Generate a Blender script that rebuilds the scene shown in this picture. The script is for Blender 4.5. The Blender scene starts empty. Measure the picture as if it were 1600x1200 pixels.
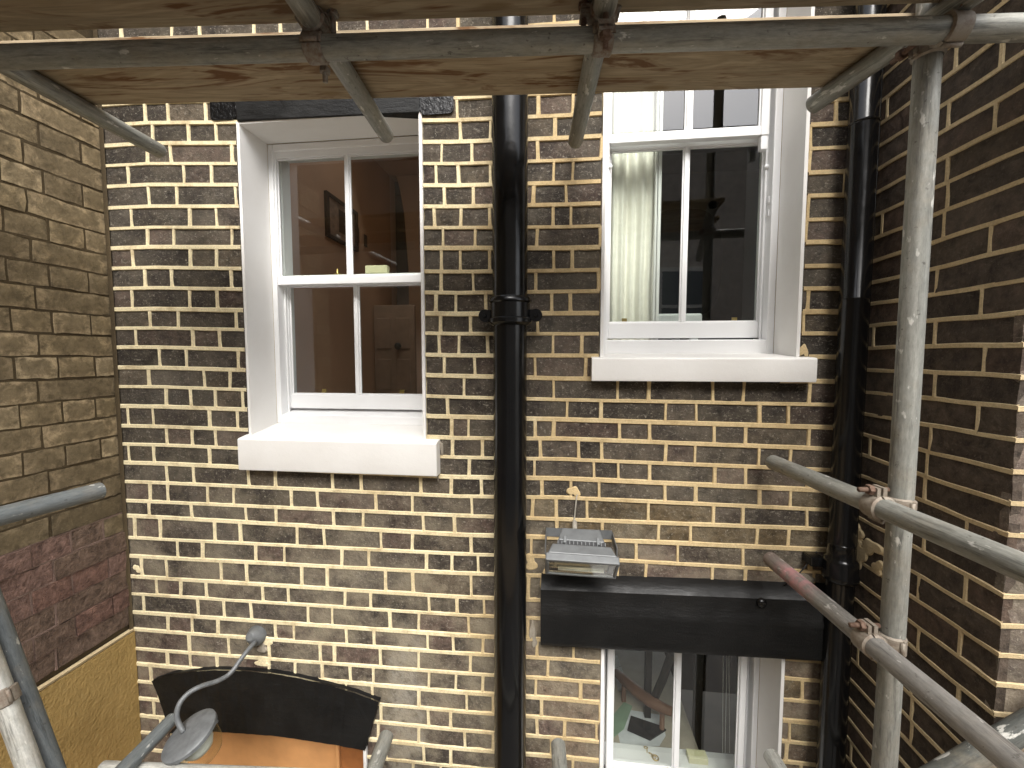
import bpy, bmesh, math, random
from mathutils import Vector, Matrix
random.seed(7)
sc = bpy.context.scene
R = math.radians

# ------------------------------------------------------------------ camera
F = 660.0                                   # focal length in pixels of a 1600 px wide frame
PSI, PIT = math.atan(75 / F), math.atan(43 / F)
D = 1.533                                   # distance from camera to the rear wall (m)
fw = Vector((-math.sin(PSI) * math.cos(PIT), math.cos(PSI) * math.cos(PIT), -math.sin(PIT)))
rt = Vector((math.cos(PSI), math.sin(PSI), 0))
upv = rt.cross(fw)
cd = bpy.data.cameras.new('camera'); cam = bpy.data.objects.new('camera', cd)
sc.collection.objects.link(cam); sc.camera = cam
cd.sensor_width = 36; cd.lens = 36 * F / 1600; cd.clip_start = 0.02; cd.clip_end = 300
cam.matrix_world = Matrix(((rt.x, upv.x, -fw.x, 0), (rt.y, upv.y, -fw.y, 0), (rt.z, upv.z, -fw.z, 0), (0, 0, 0, 1)))

# ------------------------------------------------------------------ sky, sun, exposure
SUN_EL, SUN_AZ = 50, 12                    # degrees; azimuth measured from straight behind the camera, minus = left
w = bpy.data.worlds.new('World'); sc.world = w; w.use_nodes = True
wn = w.node_tree.nodes; wl = w.node_tree.links
sky = wn.new('ShaderNodeTexSky'); sky.sky_type = 'NISHITA'; sky.sun_disc = False
sky.sun_elevation = R(SUN_EL); sky.sun_rotation = R(180 - SUN_AZ); sky.air_density = 1.0; sky.dust_density = 3.0
hs = wn.new('ShaderNodeHueSaturation'); hs.inputs['Saturation'].default_value = 0.28
wl.new(sky.outputs[0], hs.inputs['Color']); wl.new(hs.outputs[0], wn['Background'].inputs['Color'])
wn['Background'].inputs['Strength'].default_value = 0.15
ld = bpy.data.lights.new('sun', 'SUN'); ld.energy = 1.5; ld.angle = R(35); ld.color = (1.0, 0.97, 0.92)
sun = bpy.data.objects.new('sun', ld); sc.collection.objects.link(sun)
sd = Vector((math.sin(R(SUN_AZ)) * math.cos(R(SUN_EL)), -math.cos(R(SUN_AZ)) * math.cos(R(SUN_EL)), math.sin(R(SUN_EL))))
sun.rotation_euler = sd.to_track_quat('Z', 'Y').to_euler()
vs = sc.view_settings; vs.view_transform = 'Standard'; vs.look = 'None'; vs.gamma = 1.0; vs.exposure = 1.40
vs.use_curve_mapping = False
sc.cycles.max_bounces = 8; sc.cycles.diffuse_bounces = 4; sc.cycles.transparent_max_bounces = 12

# ------------------------------------------------------------------ helpers
C = sc.collection
def ray(u, v): return fw + rt * ((u - 800) / F) - upv * ((v - 600) / F)
def SY(u, v, Y=D): d = ray(u, v); return d * (Y / d.y)      # measured sight line met with a plane of known depth
def SX(u, v, X): d = ray(u, v); return d * (X / d.x)
def SZ(u, v, Z): d = ray(u, v); return d * (Z / d.z)

class MB:
    def __init__(s): s.v = []; s.f = []; s.c = None
    def add(s, vs, fs):
        n = len(s.v); s.v += [tuple(p) for p in vs]; s.f += [tuple(i + n for i in f) for f in fs]
        return s
    def box(s, x0, x1, y0, y1, z0, z1):
        return s.add([(x0,y0,z0),(x1,y0,z0),(x1,y1,z0),(x0,y1,z0),(x0,y0,z1),(x1,y0,z1),(x1,y1,z1),(x0,y1,z1)],
              [(0,3,2,1),(4,5,6,7),(0,1,5,4),(1,2,6,5),(2,3,7,6),(3,0,4,7)])
    def tube(s, pts, r, n=12, caps=True, r2=None):
        pts = [Vector(p) for p in pts]; rings = []
        t0 = (pts[1] - pts[0]).normalized()
        u = t0.cross(Vector((0, 0, 1)));
        if u.length < 1e-3: u = Vector((1, 0, 0))
        u.normalize(); vv = []
        for i, p in enumerate(pts):
            a = pts[max(i - 1, 0)]; b = pts[min(i + 1, len(pts) - 1)]
            t = (b - a).normalized(); u = (u - t * u.dot(t)).normalized(); w_ = t.cross(u)
            rr = r[i] if isinstance(r, (list, tuple)) else r
            vv += [p + (u * math.cos(2*math.pi*k/n) + w_ * math.sin(2*math.pi*k/n)) * rr for k in range(n)]
        fs = []
        for i in range(len(pts) - 1):
            for k in range(n):
                fs.append((i*n+k, i*n+(k+1) % n, (i+1)*n+(k+1) % n, (i+1)*n+k))
        if caps:
            fs.append(tuple(range(n))[::-1]); fs.append(tuple((len(pts)-1)*n + k for k in range(n)))
        return s.add(vv, fs)
    def lathe(s, prof, n=24, M=None):
        vv = []; fs = []
        for r, z in prof:
            vv += [Vector((r*math.cos(2*math.pi*k/n), r*math.sin(2*math.pi*k/n), z)) for k in range(n)]
        if M is not None: vv = [M @ p for p in vv]
        for i in range(len(prof) - 1):
            for k in range(n): fs.append((i*n+k, i*n+(k+1) % n, (i+1)*n+(k+1) % n, (i+1)*n+k))
        return s.add(vv, fs)
    def xform(s, M): s.v = [tuple(M @ Vector(p)) for p in s.v]; return s
    def build(s, name, mat, parent=None, smooth=False, bevel=0, loc=None):
        me = bpy.data.meshes.new(name); me.from_pydata(s.v, [], s.f); me.update()
        if isinstance(mat, str): mat = MAT[mat]
        me.materials.append(mat)
        if smooth: me.polygons.foreach_set('use_smooth', [True] * len(me.polygons)); 
        o = bpy.data.objects.new(name, me); C.objects.link(o)
        if parent is not None: o.parent = parent
        if smooth == 'auto':
            try: me.set_sharp_from_angle(angle=R(40))
            except Exception: pass
        if bevel:
            m = o.modifiers.new('b', 'BEVEL'); m.width = bevel; m.segments = 2; m.limit_method = 'ANGLE'; m.angle_limit = R(40)
        return o
def BX(*a): return MB().box(*a)
def tag(o, label, cat, group=None):
    o['label'] = label; o['category'] = cat
    if group: o['group'] = group
    return o
def struct(o): o['kind'] = 'structure'; return o
def empty(name, loc=(0, 0, 0), label=None, cat=None, group=None):
    o = bpy.data.objects.new(name, None); C.objects.link(o); o.location = loc; o.empty_display_size = .05
    if label: tag(o, label, cat, group)
    return o

# ------------------------------------------------------------------ materials
MAT = {}
class NT:
    def __init__(s, name):
        m = bpy.data.materials.new(name); m.use_nodes = True; s.m = m; MAT[name] = m
        s.n = m.node_tree.nodes; s.l = m.node_tree.links; s.p = s.n['Principled BSDF']
    def new(s, t, **k):
        n = s.n.new(t)
        for a, b in k.items(): setattr(n, a, b)
        return n
    def link(s, a, b): s.l.new(a, b)
    def pos(s): return s.new('ShaderNodeNewGeometry').outputs['Position']
    def obj(s): return s.new('ShaderNodeTexCoord').outputs['Object']
    def mapping(s, src, scale=(1, 1, 1), loc=(0, 0, 0)):
        m = s.new('ShaderNodeMapping'); s.link(src, m.inputs['Vector']); m.inputs['Scale'].default_value = scale
        m.inputs['Location'].default_value = loc; return m.outputs[0]
    def noise(s, src, scale, detail=4, rough=.6, dist=0):
        n = s.new('ShaderNodeTexNoise'); s.link(src, n.inputs['Vector']); n.inputs['Scale'].default_value = scale
        n.inputs['Detail'].default_value = detail; n.inputs['Roughness'].default_value = rough
        n.inputs['Distortion'].default_value = dist; return n.outputs['Fac']
    def ramp(s, src, a, b, lo=0., hi=1.):
        n = s.new('ShaderNodeMapRange'); s.link(src, n.inputs['Value'])
        n.inputs['From Min'].default_value = a; n.inputs['From Max'].default_value = b
        n.inputs['To Min'].default_value = lo; n.inputs['To Max'].default_value = hi; return n.outputs[0]
    def math(s, op, a, b=None):
        n = s.new('ShaderNodeMath', operation=op)
        for i, x in enumerate((a, b)):
            if x is None: continue
            if isinstance(x, (int, float)): n.inputs[i].default_value = x
            else: s.link(x, n.inputs[i])
        return n.outputs[0]
    def mix(s, fac, a, b, mode='MIX'):
        n = s.new('ShaderNodeMix', data_type='RGBA', blend_type=mode)
        if isinstance(fac, (int, float)): n.inputs[0].default_value = fac
        else: s.link(fac, n.inputs[0])
        for i, x in ((6, a), (7, b)):
            if isinstance(x, tuple): n.inputs[i].default_value = (*x, 1)
            else: s.link(x, n.inputs[i])
        return n.outputs[2]
    def set(s, color=None, rough=.6, metal=0., spec=.5):
        if color is not None:
            if isinstance(color, tuple): s.p.inputs['Base Color'].default_value = (*color, 1)
            else: s.link(color, s.p.inputs['Base Color'])
        for k, x in (('Roughness', rough), ('Metallic', metal), ('Specular IOR Level', spec)):
            if isinstance(x, (int, float)): s.p.inputs[k].default_value = x
            else: s.link(x, s.p.inputs[k])
        return s
    def bump(s, h, strength=.3, dist=.002):
        b = s.new('ShaderNodeBump'); b.inputs['Strength'].default_value = strength; b.inputs['Distance'].default_value = dist
        s.link(h, b.inputs['Height']); s.link(b.outputs[0], s.p.inputs['Normal']); return s

def brick_mat(name, pale=(.34, .305, .25), amt=.72, smear=False, rough_bump=.9, rim=None, dist=.0045):
    t = NT(name); oi = t.new('ShaderNodeObjectInfo'); at = t.new('ShaderNodeAttribute', attribute_name='bcol')
    base = t.mix(1., oi.outputs['Color'], at.outputs['Color'], 'ADD')
    off = t.new('ShaderNodeVectorMath', operation='MULTIPLY_ADD'); t.link(oi.outputs['Random'], off.inputs[0])
    off.inputs[1].default_value = (7, 3, 5); t.link(t.pos(), off.inputs[2]); P = off.outputs[0]
    n1 = t.noise(P, 30, 5, .72, .3); c = t.mix(1., base, t.ramp(n1, .32, .70, .42, 1.7), 'MULTIPLY')
    if rim:                                  # cleaner edges round a grimy face
        g = t.new('ShaderNodeSeparateXYZ'); t.link(t.new('ShaderNodeTexCoord').outputs['Generated'], g.inputs[0])
        ex = t.math('ABSOLUTE', t.math('SUBTRACT', g.outputs[0], .5)); ez = t.math('ABSOLUTE', t.math('SUBTRACT', g.outputs[2], .5))
        e = t.math('ADD', t.math('MAXIMUM', t.math('MULTIPLY', ex, .96), ez), t.ramp(n1, .3, .7, -.10, .10))
        c = t.mix(t.math('MULTIPLY', t.ramp(e, .43, .28), .6), c, rim)
    n2 = t.noise(P, 100, 4, .75); c = t.mix(t.math('MULTIPLY', t.ramp(n2, .58, .70), amt), c, pale)
    n3 = t.noise(t.mapping(P, (1, 1, 3.2)), 42, 4, .8, 1.2)
    c = t.mix(t.math('MULTIPLY', t.ramp(n3, .58, .68), amt * .8), c, pale)
    n4 = t.noise(t.pos(), 3.1, 3); c = t.mix(t.math('MULTIPLY', t.ramp(n4, .50, .68), .12), c, pale)
    if smear:                                # old grey cement wiped down the wall
        sx = t.new('ShaderNodeSeparateXYZ'); t.link(t.pos(), sx.inputs[0])
        wob = t.ramp(t.noise(t.pos(), 9, 4), .3, .7, -.05, .05)
        dx = t.math('ABSOLUTE', t.math('SUBTRACT', t.math('ADD', sx.outputs[0], wob), -.60))
        m = t.math('MULTIPLY', t.ramp(dx, .085, .03), t.ramp(sx.outputs[2], -1.02, -1.16))
        m = t.math('MULTIPLY', m, t.ramp(t.noise(t.pos(), 30, 5), .33, .5))
        c = t.mix(t.math('MULTIPLY', m, .85), c, (.27, .245, .20))
    if smear:  # pale mortar haze, strengthened downward to paint in brighter light low on the wall
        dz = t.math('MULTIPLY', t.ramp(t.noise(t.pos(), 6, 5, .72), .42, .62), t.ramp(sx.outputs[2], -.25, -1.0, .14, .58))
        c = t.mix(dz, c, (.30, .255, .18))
    h = t.math('ADD', t.math('MULTIPLY', t.noise(P, 60, 4, .7), 1.0), t.math('MULTIPLY', n2, .5))
    t.set(c, t.ramp(n1, .3, .7, .8, .95), 0, .25).bump(h, rough_bump, dist); return t
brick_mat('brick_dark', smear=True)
brick_mat('brick_side', pale=(.20, .165, .125), amt=.4)
brick_mat('brick_yellow', pale=(.36, .30, .18), amt=.25, rough_bump=.5, rim=(.135, .103, .058))
brick_mat('brick_red', pale=(.24, .15, .115), amt=.5, rough_bump=1., dist=.009)

def mortar_mat(name, a, b, dirt, damt=.5, left=None):
    t = NT(name); P = t.pos()
    c = t.mix(t.ramp(t.noise(P, 2.3, 3), .38, .64), a, b)
    if left:                                 # the repointing left of the soil pipe is a paler mix
        sx = t.new('ShaderNodeSeparateXYZ'); t.link(P, sx.inputs[0])
        c = t.mix(t.ramp(t.math('ADD', sx.outputs[0], t.ramp(t.noise(P, 3, 3), .3, .7, -.5, .5)), .0, -.75), c, left)
    c = t.mix(t.math('MULTIPLY', t.ramp(t.noise(P, 14, 4, .7), .5, .72), damt), c, dirt)
    c = t.mix(1., c, t.ramp(t.noise(P, 170, 4, .7), .3, .7, .80, 1.14), 'MULTIPLY')
    c = t.mix(t.math('MULTIPLY', t.ramp(t.noise(P, 330, 2), .68, .74), .5), c, (.25, .17, .09))
    h = t.math('ADD', t.noise(P, 260, 4, .8), t.math('MULTIPLY', t.noise(P, 60, 3), 1.2))
    t.set(c, .92, 0, .2).bump(h, .55, .0025)
mortar_mat('mortar', (.64, .50, .285), (.53, .395, .21), (.38, .265, .13), .6, (.80, .69, .445))
mortar_mat('mortar_side', (.60, .48, .29), (.52, .40, .23), (.36, .27, .15))
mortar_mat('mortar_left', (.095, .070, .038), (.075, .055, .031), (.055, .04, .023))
mortar_mat('mortar_red', (.24, .165, .135), (.19, .13, .105), (.12, .085, .065))
mortar_mat('grey_cement', (.34, .30, .24), (.28, .25, .2), (.2, .17, .13))

t = NT('render'); P = t.pos()
c = t.mix(t.ramp(t.noise(P, 5, 4), .35, .65), (.47, .315, .115), (.39, .26, .092))
c = t.mix(t.math('MULTIPLY', t.ramp(t.noise(P, 60, 5, .7), .55, .75), .35), c, (.58, .43, .20))
t.set(c, .9, 0, .2).bump(t.math('ADD', t.noise(P, 110, 4, .6), t.noise(P, 45, 3)), 1., .006)

t = NT('white_paint'); P = t.pos()
c = t.mix(t.ramp(t.noise(P, 3.5, 3), .4, .7), (.83, .83, .825), (.79, .79, .785))
c = t.mix(t.math('MULTIPLY', t.ramp(t.noise(P, 190, 3), .69, .74), .35), c, (.55, .53, .49))
t.set(c, t.ramp(t.noise(P, 20, 4), .3, .7, .28, .48), 0, .5).bump(t.math('ADD', t.noise(P, 38, 3), t.math('MULTIPLY', t.noise(P, 260, 3), .35)), .10, .002)
t = NT('white_masonry'); P = t.pos()
c = t.mix(t.ramp(t.noise(P, 4, 4), .4, .7), (.80, .785, .755), (.755, .735, .70))
c = t.mix(t.math('MULTIPLY', t.ramp(t.noise(P, 120, 5, .7), .66, .74), .3), c, (.45, .42, .37))
t.set(c, .62, 0, .35).bump(t.math('ADD', t.noise(P, 30, 4), t.math('MULTIPLY', t.noise(P, 180, 4), .5)), .25, .003)
t = NT('black_paint'); P = t.pos()
c = t.mix(t.ramp(t.noise(P, 8, 4), .4, .7), (.006, .006, .006), (.011, .0108, .0105))
c = t.mix(t.math('MULTIPLY', t.ramp(t.noise(P, 110, 4, .75), .66, .74), .4), c, (.13, .125, .11))
t.set(c, t.ramp(t.noise(P, 14, 4), .3, .7, .36, .6), 0, .26).bump(t.math('ADD', t.noise(t.mapping(P, (.4, 1, 1.8)), 40, 4, .6), t.math('MULTIPLY', t.noise(P, 200, 3), .4)), .5, .004)
t = NT('black_gloss'); P = t.pos()
c = t.mix(t.math('MULTIPLY', t.ramp(t.noise(P, 90, 4, .7), .70, .78), .25), (.004, .004, .0042), (.05, .05, .047))
t.set(c, t.ramp(t.noise(P, 20, 3), .3, .7, .14, .26), 0, .38).bump(t.math('ADD', t.math('MULTIPLY', t.noise(P, 90, 3, .6), .5), t.math('MULTIPLY', t.noise(P, 18, 2), 2.)), .10, .002)
t = NT('black_rough'); P = t.pos()
t.set((.005, .005, .0054), .22, 0, .3).bump(t.noise(P, 70, 4, .7, .6), .8, .004)

def galv(name, a, b, pink=False, metal=.35):
    t = NT(name); O = t.obj(); oi = t.new('ShaderNodeObjectInfo')
    off = t.new('ShaderNodeVectorMath', operation='MULTIPLY_ADD'); t.link(oi.outputs['Random'], off.inputs[0])
    off.inputs[1].default_value = (9, 5, 7); t.link(O, off.inputs[2]); Q = off.outputs[0]
    c = t.mix(t.ramp(t.noise(t.mapping(Q, (45, 45, 1.6)), 1, 5, .7), .35, .65), a, b)
    c = t.mix(t.math('MULTIPLY', t.ramp(t.noise(t.mapping(Q, (60, 60, 4)), 1, 4, .8), .54, .66), .75), c, tuple(x * .42 for x in a))
    c = t.mix(t.math('MULTIPLY', t.ramp(t.noise(Q, 7, 5, .7), .5, .7), .45), c, (.27, .225, .16))
    c = t.mix(t.math('MULTIPLY', t.ramp(t.noise(t.mapping(Q, (40, 40, 16)), 1, 4, .6), .63, .67), .6), c, (.72, .70, .64))
    c = t.mix(t.math('MULTIPLY', t.ramp(t.noise(t.mapping(Q, (70, 70, 70)), 1, 3, .6), .66, .72), .6), c, (.06, .05, .04))
    c = t.mix(1., c, t.ramp(t.noise(t.mapping(Q, (140, 140, 30)), 1, 5, .8), .3, .7, .72, 1.24), 'MULTIPLY')
    if pink:
        sx = t.new('ShaderNodeSeparateXYZ'); t.link(O, sx.inputs[0])
        m = t.math('MULTIPLY', t.ramp(sx.outputs[2], .05, .11), t.ramp(sx.outputs[2], .26, .17))
        m = t.math('MULTIPLY', m, t.ramp(t.noise(O, 30, 3), .35, .6)); c = t.mix(t.math('MULTIPLY', m, .7), c, (.60, .26, .27))
        c = t.mix(t.ramp(sx.outputs[2], .10, .0, 0, .6), c, (.17, .10, .075))
    r = t.ramp(t.noise(t.mapping(Q, (30, 30, 6)), 1, 4), .3, .7, .42, .72)
    t.set(c, r, metal, .5 if metal > .2 else .2).bump(t.noise(t.mapping(Q, (110, 110, 22)), 1, 6, .75), .35, .0018)
galv('galv', (.215, .215, .19), (.32, .315, .28))
galv('galv_pale', (.42, .42, .38), (.58, .57, .52))
galv('galv_dark', (.135, .150, .152), (.19, .205, .205))
galv('galv_brace', (.075, .08, .073), (.11, .11, .10), metal=.05)
galv('galv_pink', (.21, .20, .18), (.30, .28, .255), pink=True)
t = NT('clamp'); P = t.pos()
c = t.mix(t.ramp(t.noise(P, 70, 5, .7), .4, .65), (.24, .215, .18), (.14, .085, .055))
t.set(c, .6, .4, .5).bump(t.noise(P, 220, 5, .7), .5, .002)
t = NT('clamp_pale'); P = t.pos()
c = t.mix(t.ramp(t.noise(P, 70, 5, .7), .45, .7), (.26, .225, .18), (.175, .125, .09))
t.set(c, .6, .3, .5).bump(t.noise(P, 220, 5, .7), .6, .002)
t = NT('rust'); P = t.pos()
c = t.mix(t.ramp(t.noise(P, 90, 5, .7), .4, .65), (.10, .058, .040), (.19, .125, .09))
t.set(c, .8, .2, .3).bump(t.noise(P, 260, 5, .7), .6, .002)

t = NT('wood'); O = t.obj(); oi = t.new('ShaderNodeObjectInfo')
off = t.new('ShaderNodeVectorMath', operation='MULTIPLY_ADD'); t.link(oi.outputs['Random'], off.inputs[0])
off.inputs[1].default_value = (3, 2, 1); t.link(O, off.inputs[2]); Q = off.outputs[0]
wv = t.noise(t.mapping(Q, (1.6, 13, 13)), 1, 5, .6, .9)
rings = t.math('PINGPONG', t.math('MULTIPLY', wv, 13.0), 1.0)
c = t.mix(t.ramp(rings, .15, .95), (.315, .243, .155), (.41, .325, .215))
c = t.mix(1., c, t.ramp(t.noise(t.mapping(Q, (6, 170, 170)), 1, 5, .7), .3, .7, .78, 1.15), 'MULTIPLY')
blot = t.math('MULTIPLY', t.ramp(t.noise(t.mapping(Q, (2.6, 15, 15)), 1, 4, .6, 1.2), .50, .60), t.ramp(rings, .2, .6))
c = t.mix(t.math('MULTIPLY', blot, .9), c, (.125, .052, .016))
vo = t.new('ShaderNodeTexVoronoi'); t.link(t.mapping(Q, (2.3, 7, 7)), vo.inputs['Vector']); vo.inputs['Scale'].default_value = 1.3
c = t.mix(t.ramp(vo.outputs['Distance'], .13, .06, 0, .75), c, (.20, .125, .055))
c = t.mix(t.math('MULTIPLY', t.ramp(t.noise(Q, 3, 4), .45, .7), .5), c, (.25, .20, .13))
t.set(c, .85, 0, .2).bump(t.math('ADD', t.noise(t.mapping(Q, (8, 150, 150)), 1, 5, .7), t.math('MULTIPLY', rings, .25)), .3, .0015)

t = NT('glass'); t.n.remove(t.p); out = t.n['Material Output']
tr = t.new('ShaderNodeBsdfTransparent'); gl = t.new('ShaderNodeBsdfGlossy'); fr = t.new('ShaderNodeFresnel'); ms = t.new('ShaderNodeMixShader')
tr.inputs[0].default_value = (.93, .95, .93, 1); gl.inputs['Roughness'].default_value = .015; fr.inputs[0].default_value = 2.05
bm_ = t.new('ShaderNodeBump'); bm_.inputs['Strength'].default_value = .015; bm_.inputs['Distance'].default_value = .004
t.link(t.noise(t.pos(), 7, 2), bm_.inputs['Height']); t.link(bm_.outputs[0], gl.inputs['Normal'])
bf = t.new('ShaderNodeNewGeometry').outputs['Backfacing']; t.link(t.math('MULTIPLY', fr.outputs[0], t.math('SUBTRACT', 1., bf)), ms.inputs[0]); t.link(tr.outputs[0], ms.inputs[1]); t.link(gl.outputs[0], ms.inputs[2]); t.link(ms.outputs[0], out.inputs[0])

def plain(name, col, rough=.6, metal=0., var=.12, sc_=12, bump=.15):
    t = NT(name); P = t.obj()
    t.set(t.mix(1., col, t.ramp(t.noise(P, sc_, 4), .3, .7, 1 - var, 1 + var), 'MULTIPLY'), rough, metal, .4).bump(t.noise(P, sc_ * 8, 4), bump, .002)
plain('peach_wall', (.52, .31, .19), .7, 0, .06, 3, .05)
plain('peach_pale', (.66, .47, .36), .7, 0, .05, 3, .05)
plain('brown_hall', (.16, .105, .075), .8, 0, .1, 3, .05)
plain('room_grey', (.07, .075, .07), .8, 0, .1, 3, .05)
plain('room_floor', (.10, .075, .05), .6, 0, .15, 8, .05)
plain('dark_wood', (.05, .028, .018), .45)
plain('picture_dark', (.10, .07, .05), .4)
plain('picture_print', (.30, .20, .14), .5, 0, .35, 22)
plain('door_paint', (.30, .20, .14), .5)
plain('brass', (.55, .40, .14), .35, .9, .1, 40)
plain('cream_block', (.66, .63, .40), .6, 0, .05, 30, .05)
plain('curtain', (.88, .86, .78), .9, 0, .05, 30, .1)
plain('desk_beige', (.42, .37, .29), .5)
plain('desk_white', (.72, .74, .74), .4)
plain('paper', (.62, .64, .66), .7)
plain('green_paper', (.22, .32, .22), .7)
plain('tablet_glass', (.012, .014, .016), .06, 0, .02, 5, 0)
plain('plastic_white', (.60, .60, .57), .5)
plain('skin_wood', (.20, .10, .06), .5, 0, .2)
plain('black_plastic', (.012, .012, .012), .45)
plain('cord', (.55, .53, .48), .8)
plain('alu_grey', (.14, .146, .148), .48, .25, .14, 26, .25)
plain('alu_dark', (.028, .028, .03), .5, .2)
plain('reflector', (.42, .41, .34), .4, .2, .12, 20, .2)
plain('tube_lamp', (.58, .57, .48), .3)
plain('lamp_grey', (.15, .156, .158), .5, .3, .22, 40, .35)
plain('bulb', (.74, .73, .64), .4)
plain('orange_panel', (.66, .33, .13), .6, 0, .16, 5, .3)
plain('orange_wood', (.34, .13, .04), .5, 0, .2, 14)
plain('wire_grey', (.30, .275, .23), .6)
plain('concrete', (.20, .19, .175), .9, 0, .2, 3)
plain('far_brick', (.38, .33, .28), .9, 0, .25, 6)
plain('far_stone', (.52, .50, .46), .8)
plain('far_glass', (.03, .035, .04), .08, 0, .1, 2, 0)

# ------------------------------------------------------------------ brickwork tools
random.seed(11)
def brick_variant(ny):
    m = MB(); nx = ny; nz = 3; idx = {}
    for j in range(nz):
        for i in range(nx):
            x = -0.5 + i / (nx - 1); z = -0.5 + j / (nz - 1); edge = i in (0, nx-1) or j in (0, nz-1)
            y = random.uniform(-.0012, .0012) + (random.uniform(.0008, .003) if edge else 0)
            if edge: x += random.uniform(-.012, .012); z += random.uniform(-.035, .035)
            idx[i, j] = len(m.v); m.v.append((x, y, z))
    for j in range(nz - 1):
        for i in range(nx - 1): m.f.append((idx[i,j], idx[i+1,j], idx[i+1,j+1], idx[i,j+1]))
    ring = [(i, 0) for i in range(nx)] + [(nx-1, j) for j in range(1, nz)] + [(i, nz-1) for i in range(nx-2, -1, -1)] + [(0, j) for j in range(nz-2, 0, -1)]
    back = {}
    for k in ring: p = m.v[idx[k]]; back[k] = len(m.v); m.v.append((p[0], .022, p[2]))
    for a, b in zip(ring, ring[1:] + ring[:1]): m.f.append((idx[b], idx[a], back[a], back[b]))
    me = bpy.data.meshes.new('brick'); me.from_pydata(m.v, [], m.f); me.update()
    me.polygons.foreach_set('use_smooth', [True] * len(me.polygons)); me.set_sharp_from_angle(angle=R(35))
    return me, m
VARS = [brick_variant(5) for _ in range(14)]
def mesh_with(me, mat):
    c = me.copy(); c.materials.append(MAT[mat]); return c
VM = {mt: [mesh_with(me, mt) for me, _ in VARS] for mt in ('brick_dark', 'brick_side', 'brick_yellow', 'brick_red', 'black_rough')}

def lay(bricks, parent, limit=300):
    """bricks: (centre, width, height, rotz, tilt, colour, material, importance)"""
    bricks = sorted(bricks, key=lambda b: -b[7]); rest = {}
    for n, (c, w_, h, rz, tl, col, mt, _) in enumerate(bricks):
        k = random.randrange(len(VARS))
        if n < limit:
            o = bpy.data.objects.new('brick', VM[mt][k]); C.objects.link(o); o.parent = parent
            o.location = c; o.scale = (w_, 1, h); o.rotation_mode = 'ZYX'; o.rotation_euler = (0, tl, rz); o.color = (*col, 1)
        else:
            m, cols = rest.setdefault(mt, (MB(), []))
            M = Matrix.Translation(c) @ Matrix.Rotation(rz, 4, 'Z') @ Matrix.Rotation(tl, 4, 'Y') @ Matrix.Diagonal((w_, 1, h, 1))
            v0 = VARS[k][1]; m.add([M @ Vector(p) for p in v0.v], v0.f); cols += [(*col, 1)] * len(v0.v)
    for mt, (m, cols) in rest.items():
        o = m.build('brickwork', mt, parent); o['kind'] = 'stuff'; o.color = (0, 0, 0, 1)
        a = o.data.color_attributes.new('bcol', 'FLOAT_COLOR', 'POINT')
        a.data.foreach_set('color', [x for cc in cols for x in cc])

_H = [random.Random(99).uniform(-1, 1) for _ in range(4096)]
def nz(seed):
    """ragged one-dimensional noise, about -1..1; argument in metres"""
    offs = [(seed * 131 + k * 977) % 4096 for k in range(4)]
    def f(s):
        r = 0
        for o, (per, a) in zip(offs, ((.0058, .34), (.015, .5), (.042, .6), (.13, .4))):
            q = s / per; i = math.floor(q); t = q - i; t = t * t * (3 - 2 * t)
            r += a * (_H[(i + o) & 4095] * (1 - t) + _H[(i + 1 + o) & 4095] * t)
        return r
    return f
def strap(m, pts, width, to3, seed, proud=.0028, jag=.0019, vert=False):
    """a raised ribbon of pointing along pts [(s,z)...]"""
    fa, fb, fc = nz(seed), nz(seed + 7777), nz(seed + 3333); vv = []
    n = len(pts); acc = 0
    for i, (s, z) in enumerate(pts):
        if i: acc += math.hypot(s - pts[i-1][0], z - pts[i-1][1])
        a = width / 2 + jag * fa(acc * 1.0) + fc(acc * .25) * .0010; b = width / 2 + jag * fb(acc) + fc(acc * .25) * .0010
        a = max(a, .0035); b = max(b, .0035)
        if vert: q = 1 + .42 * abs(2 * i / (n - 1) - 1) ** 5; a *= q; b *= q
        pr = proud + .0008 * fc(acc)
        for off, dp in ((-a, -.0035), (-a * .72, pr * .75), (b * .72, pr), (b, -.0035)):
            vv.append(to3(s + off, z, dp) if vert else to3(s, z + off, dp))
    fs = [(4*i+k, 4*i+k+1, 4*i+5+k, 4*i+4+k) for i in range(n - 1) for k in range(3)]
    m.add(vv, fs)
def blob(m, s, z, rx, rz_, to3, seed, proud=.0022):
    proud += random.uniform(0, .0022)
    f = nz(seed); n = 26; vv = [to3(s, z, proud + .0008)]; ring = []; ring2 = []
    for k in range(n):
        a = 2 * math.pi * k / n; q = 1 + .25 * math.sin(a * 2 + seed) + .2 * math.sin(a * 3 + seed * 2) + .28 * f(a * .02)
        ring.append(to3(s + rx * q * math.cos(a), z + rz_ * q * math.sin(a), -.002)); ring2.append(to3(s + rx * q * .8 * math.cos(a), z + rz_ * q * .8 * math.sin(a), proud))
    m.add(vv + ring2 + ring, [(0, 1 + k, 1 + (k + 1) % n) for k in range(n)] + [(1 + k, 1 + n + k, 1 + n + (k + 1) % n, 1 + (k + 1) % n) for k in range(n)])

def interp(cols, zs, x):
    if x <= cols[0]: return zs[0]
    for i in range(len(cols) - 1):
        if x <= cols[i+1]:
            f = (x - cols[i]) / (cols[i+1] - cols[i]); return zs[i] * (1 - f) + zs[i+1] * f
    f = (x - cols[-2]) / (cols[-1] - cols[-2]); return zs[-2] * (1 - f) + zs[-1] * f
def frange(a, b, st):
    n = max(2, int(round((b - a) / st)) + 1); return [a + (b - a) * i / (n - 1) for i in range(n)]

# ------------------------------------------------------------------ ground and rooms' outside
GZ = -3.2
struct(BX(-30, 30, -30, 1.5, GZ - .2, GZ).build('ground', 'concrete'))
XL, XR = -1.80, 1.0
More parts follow.
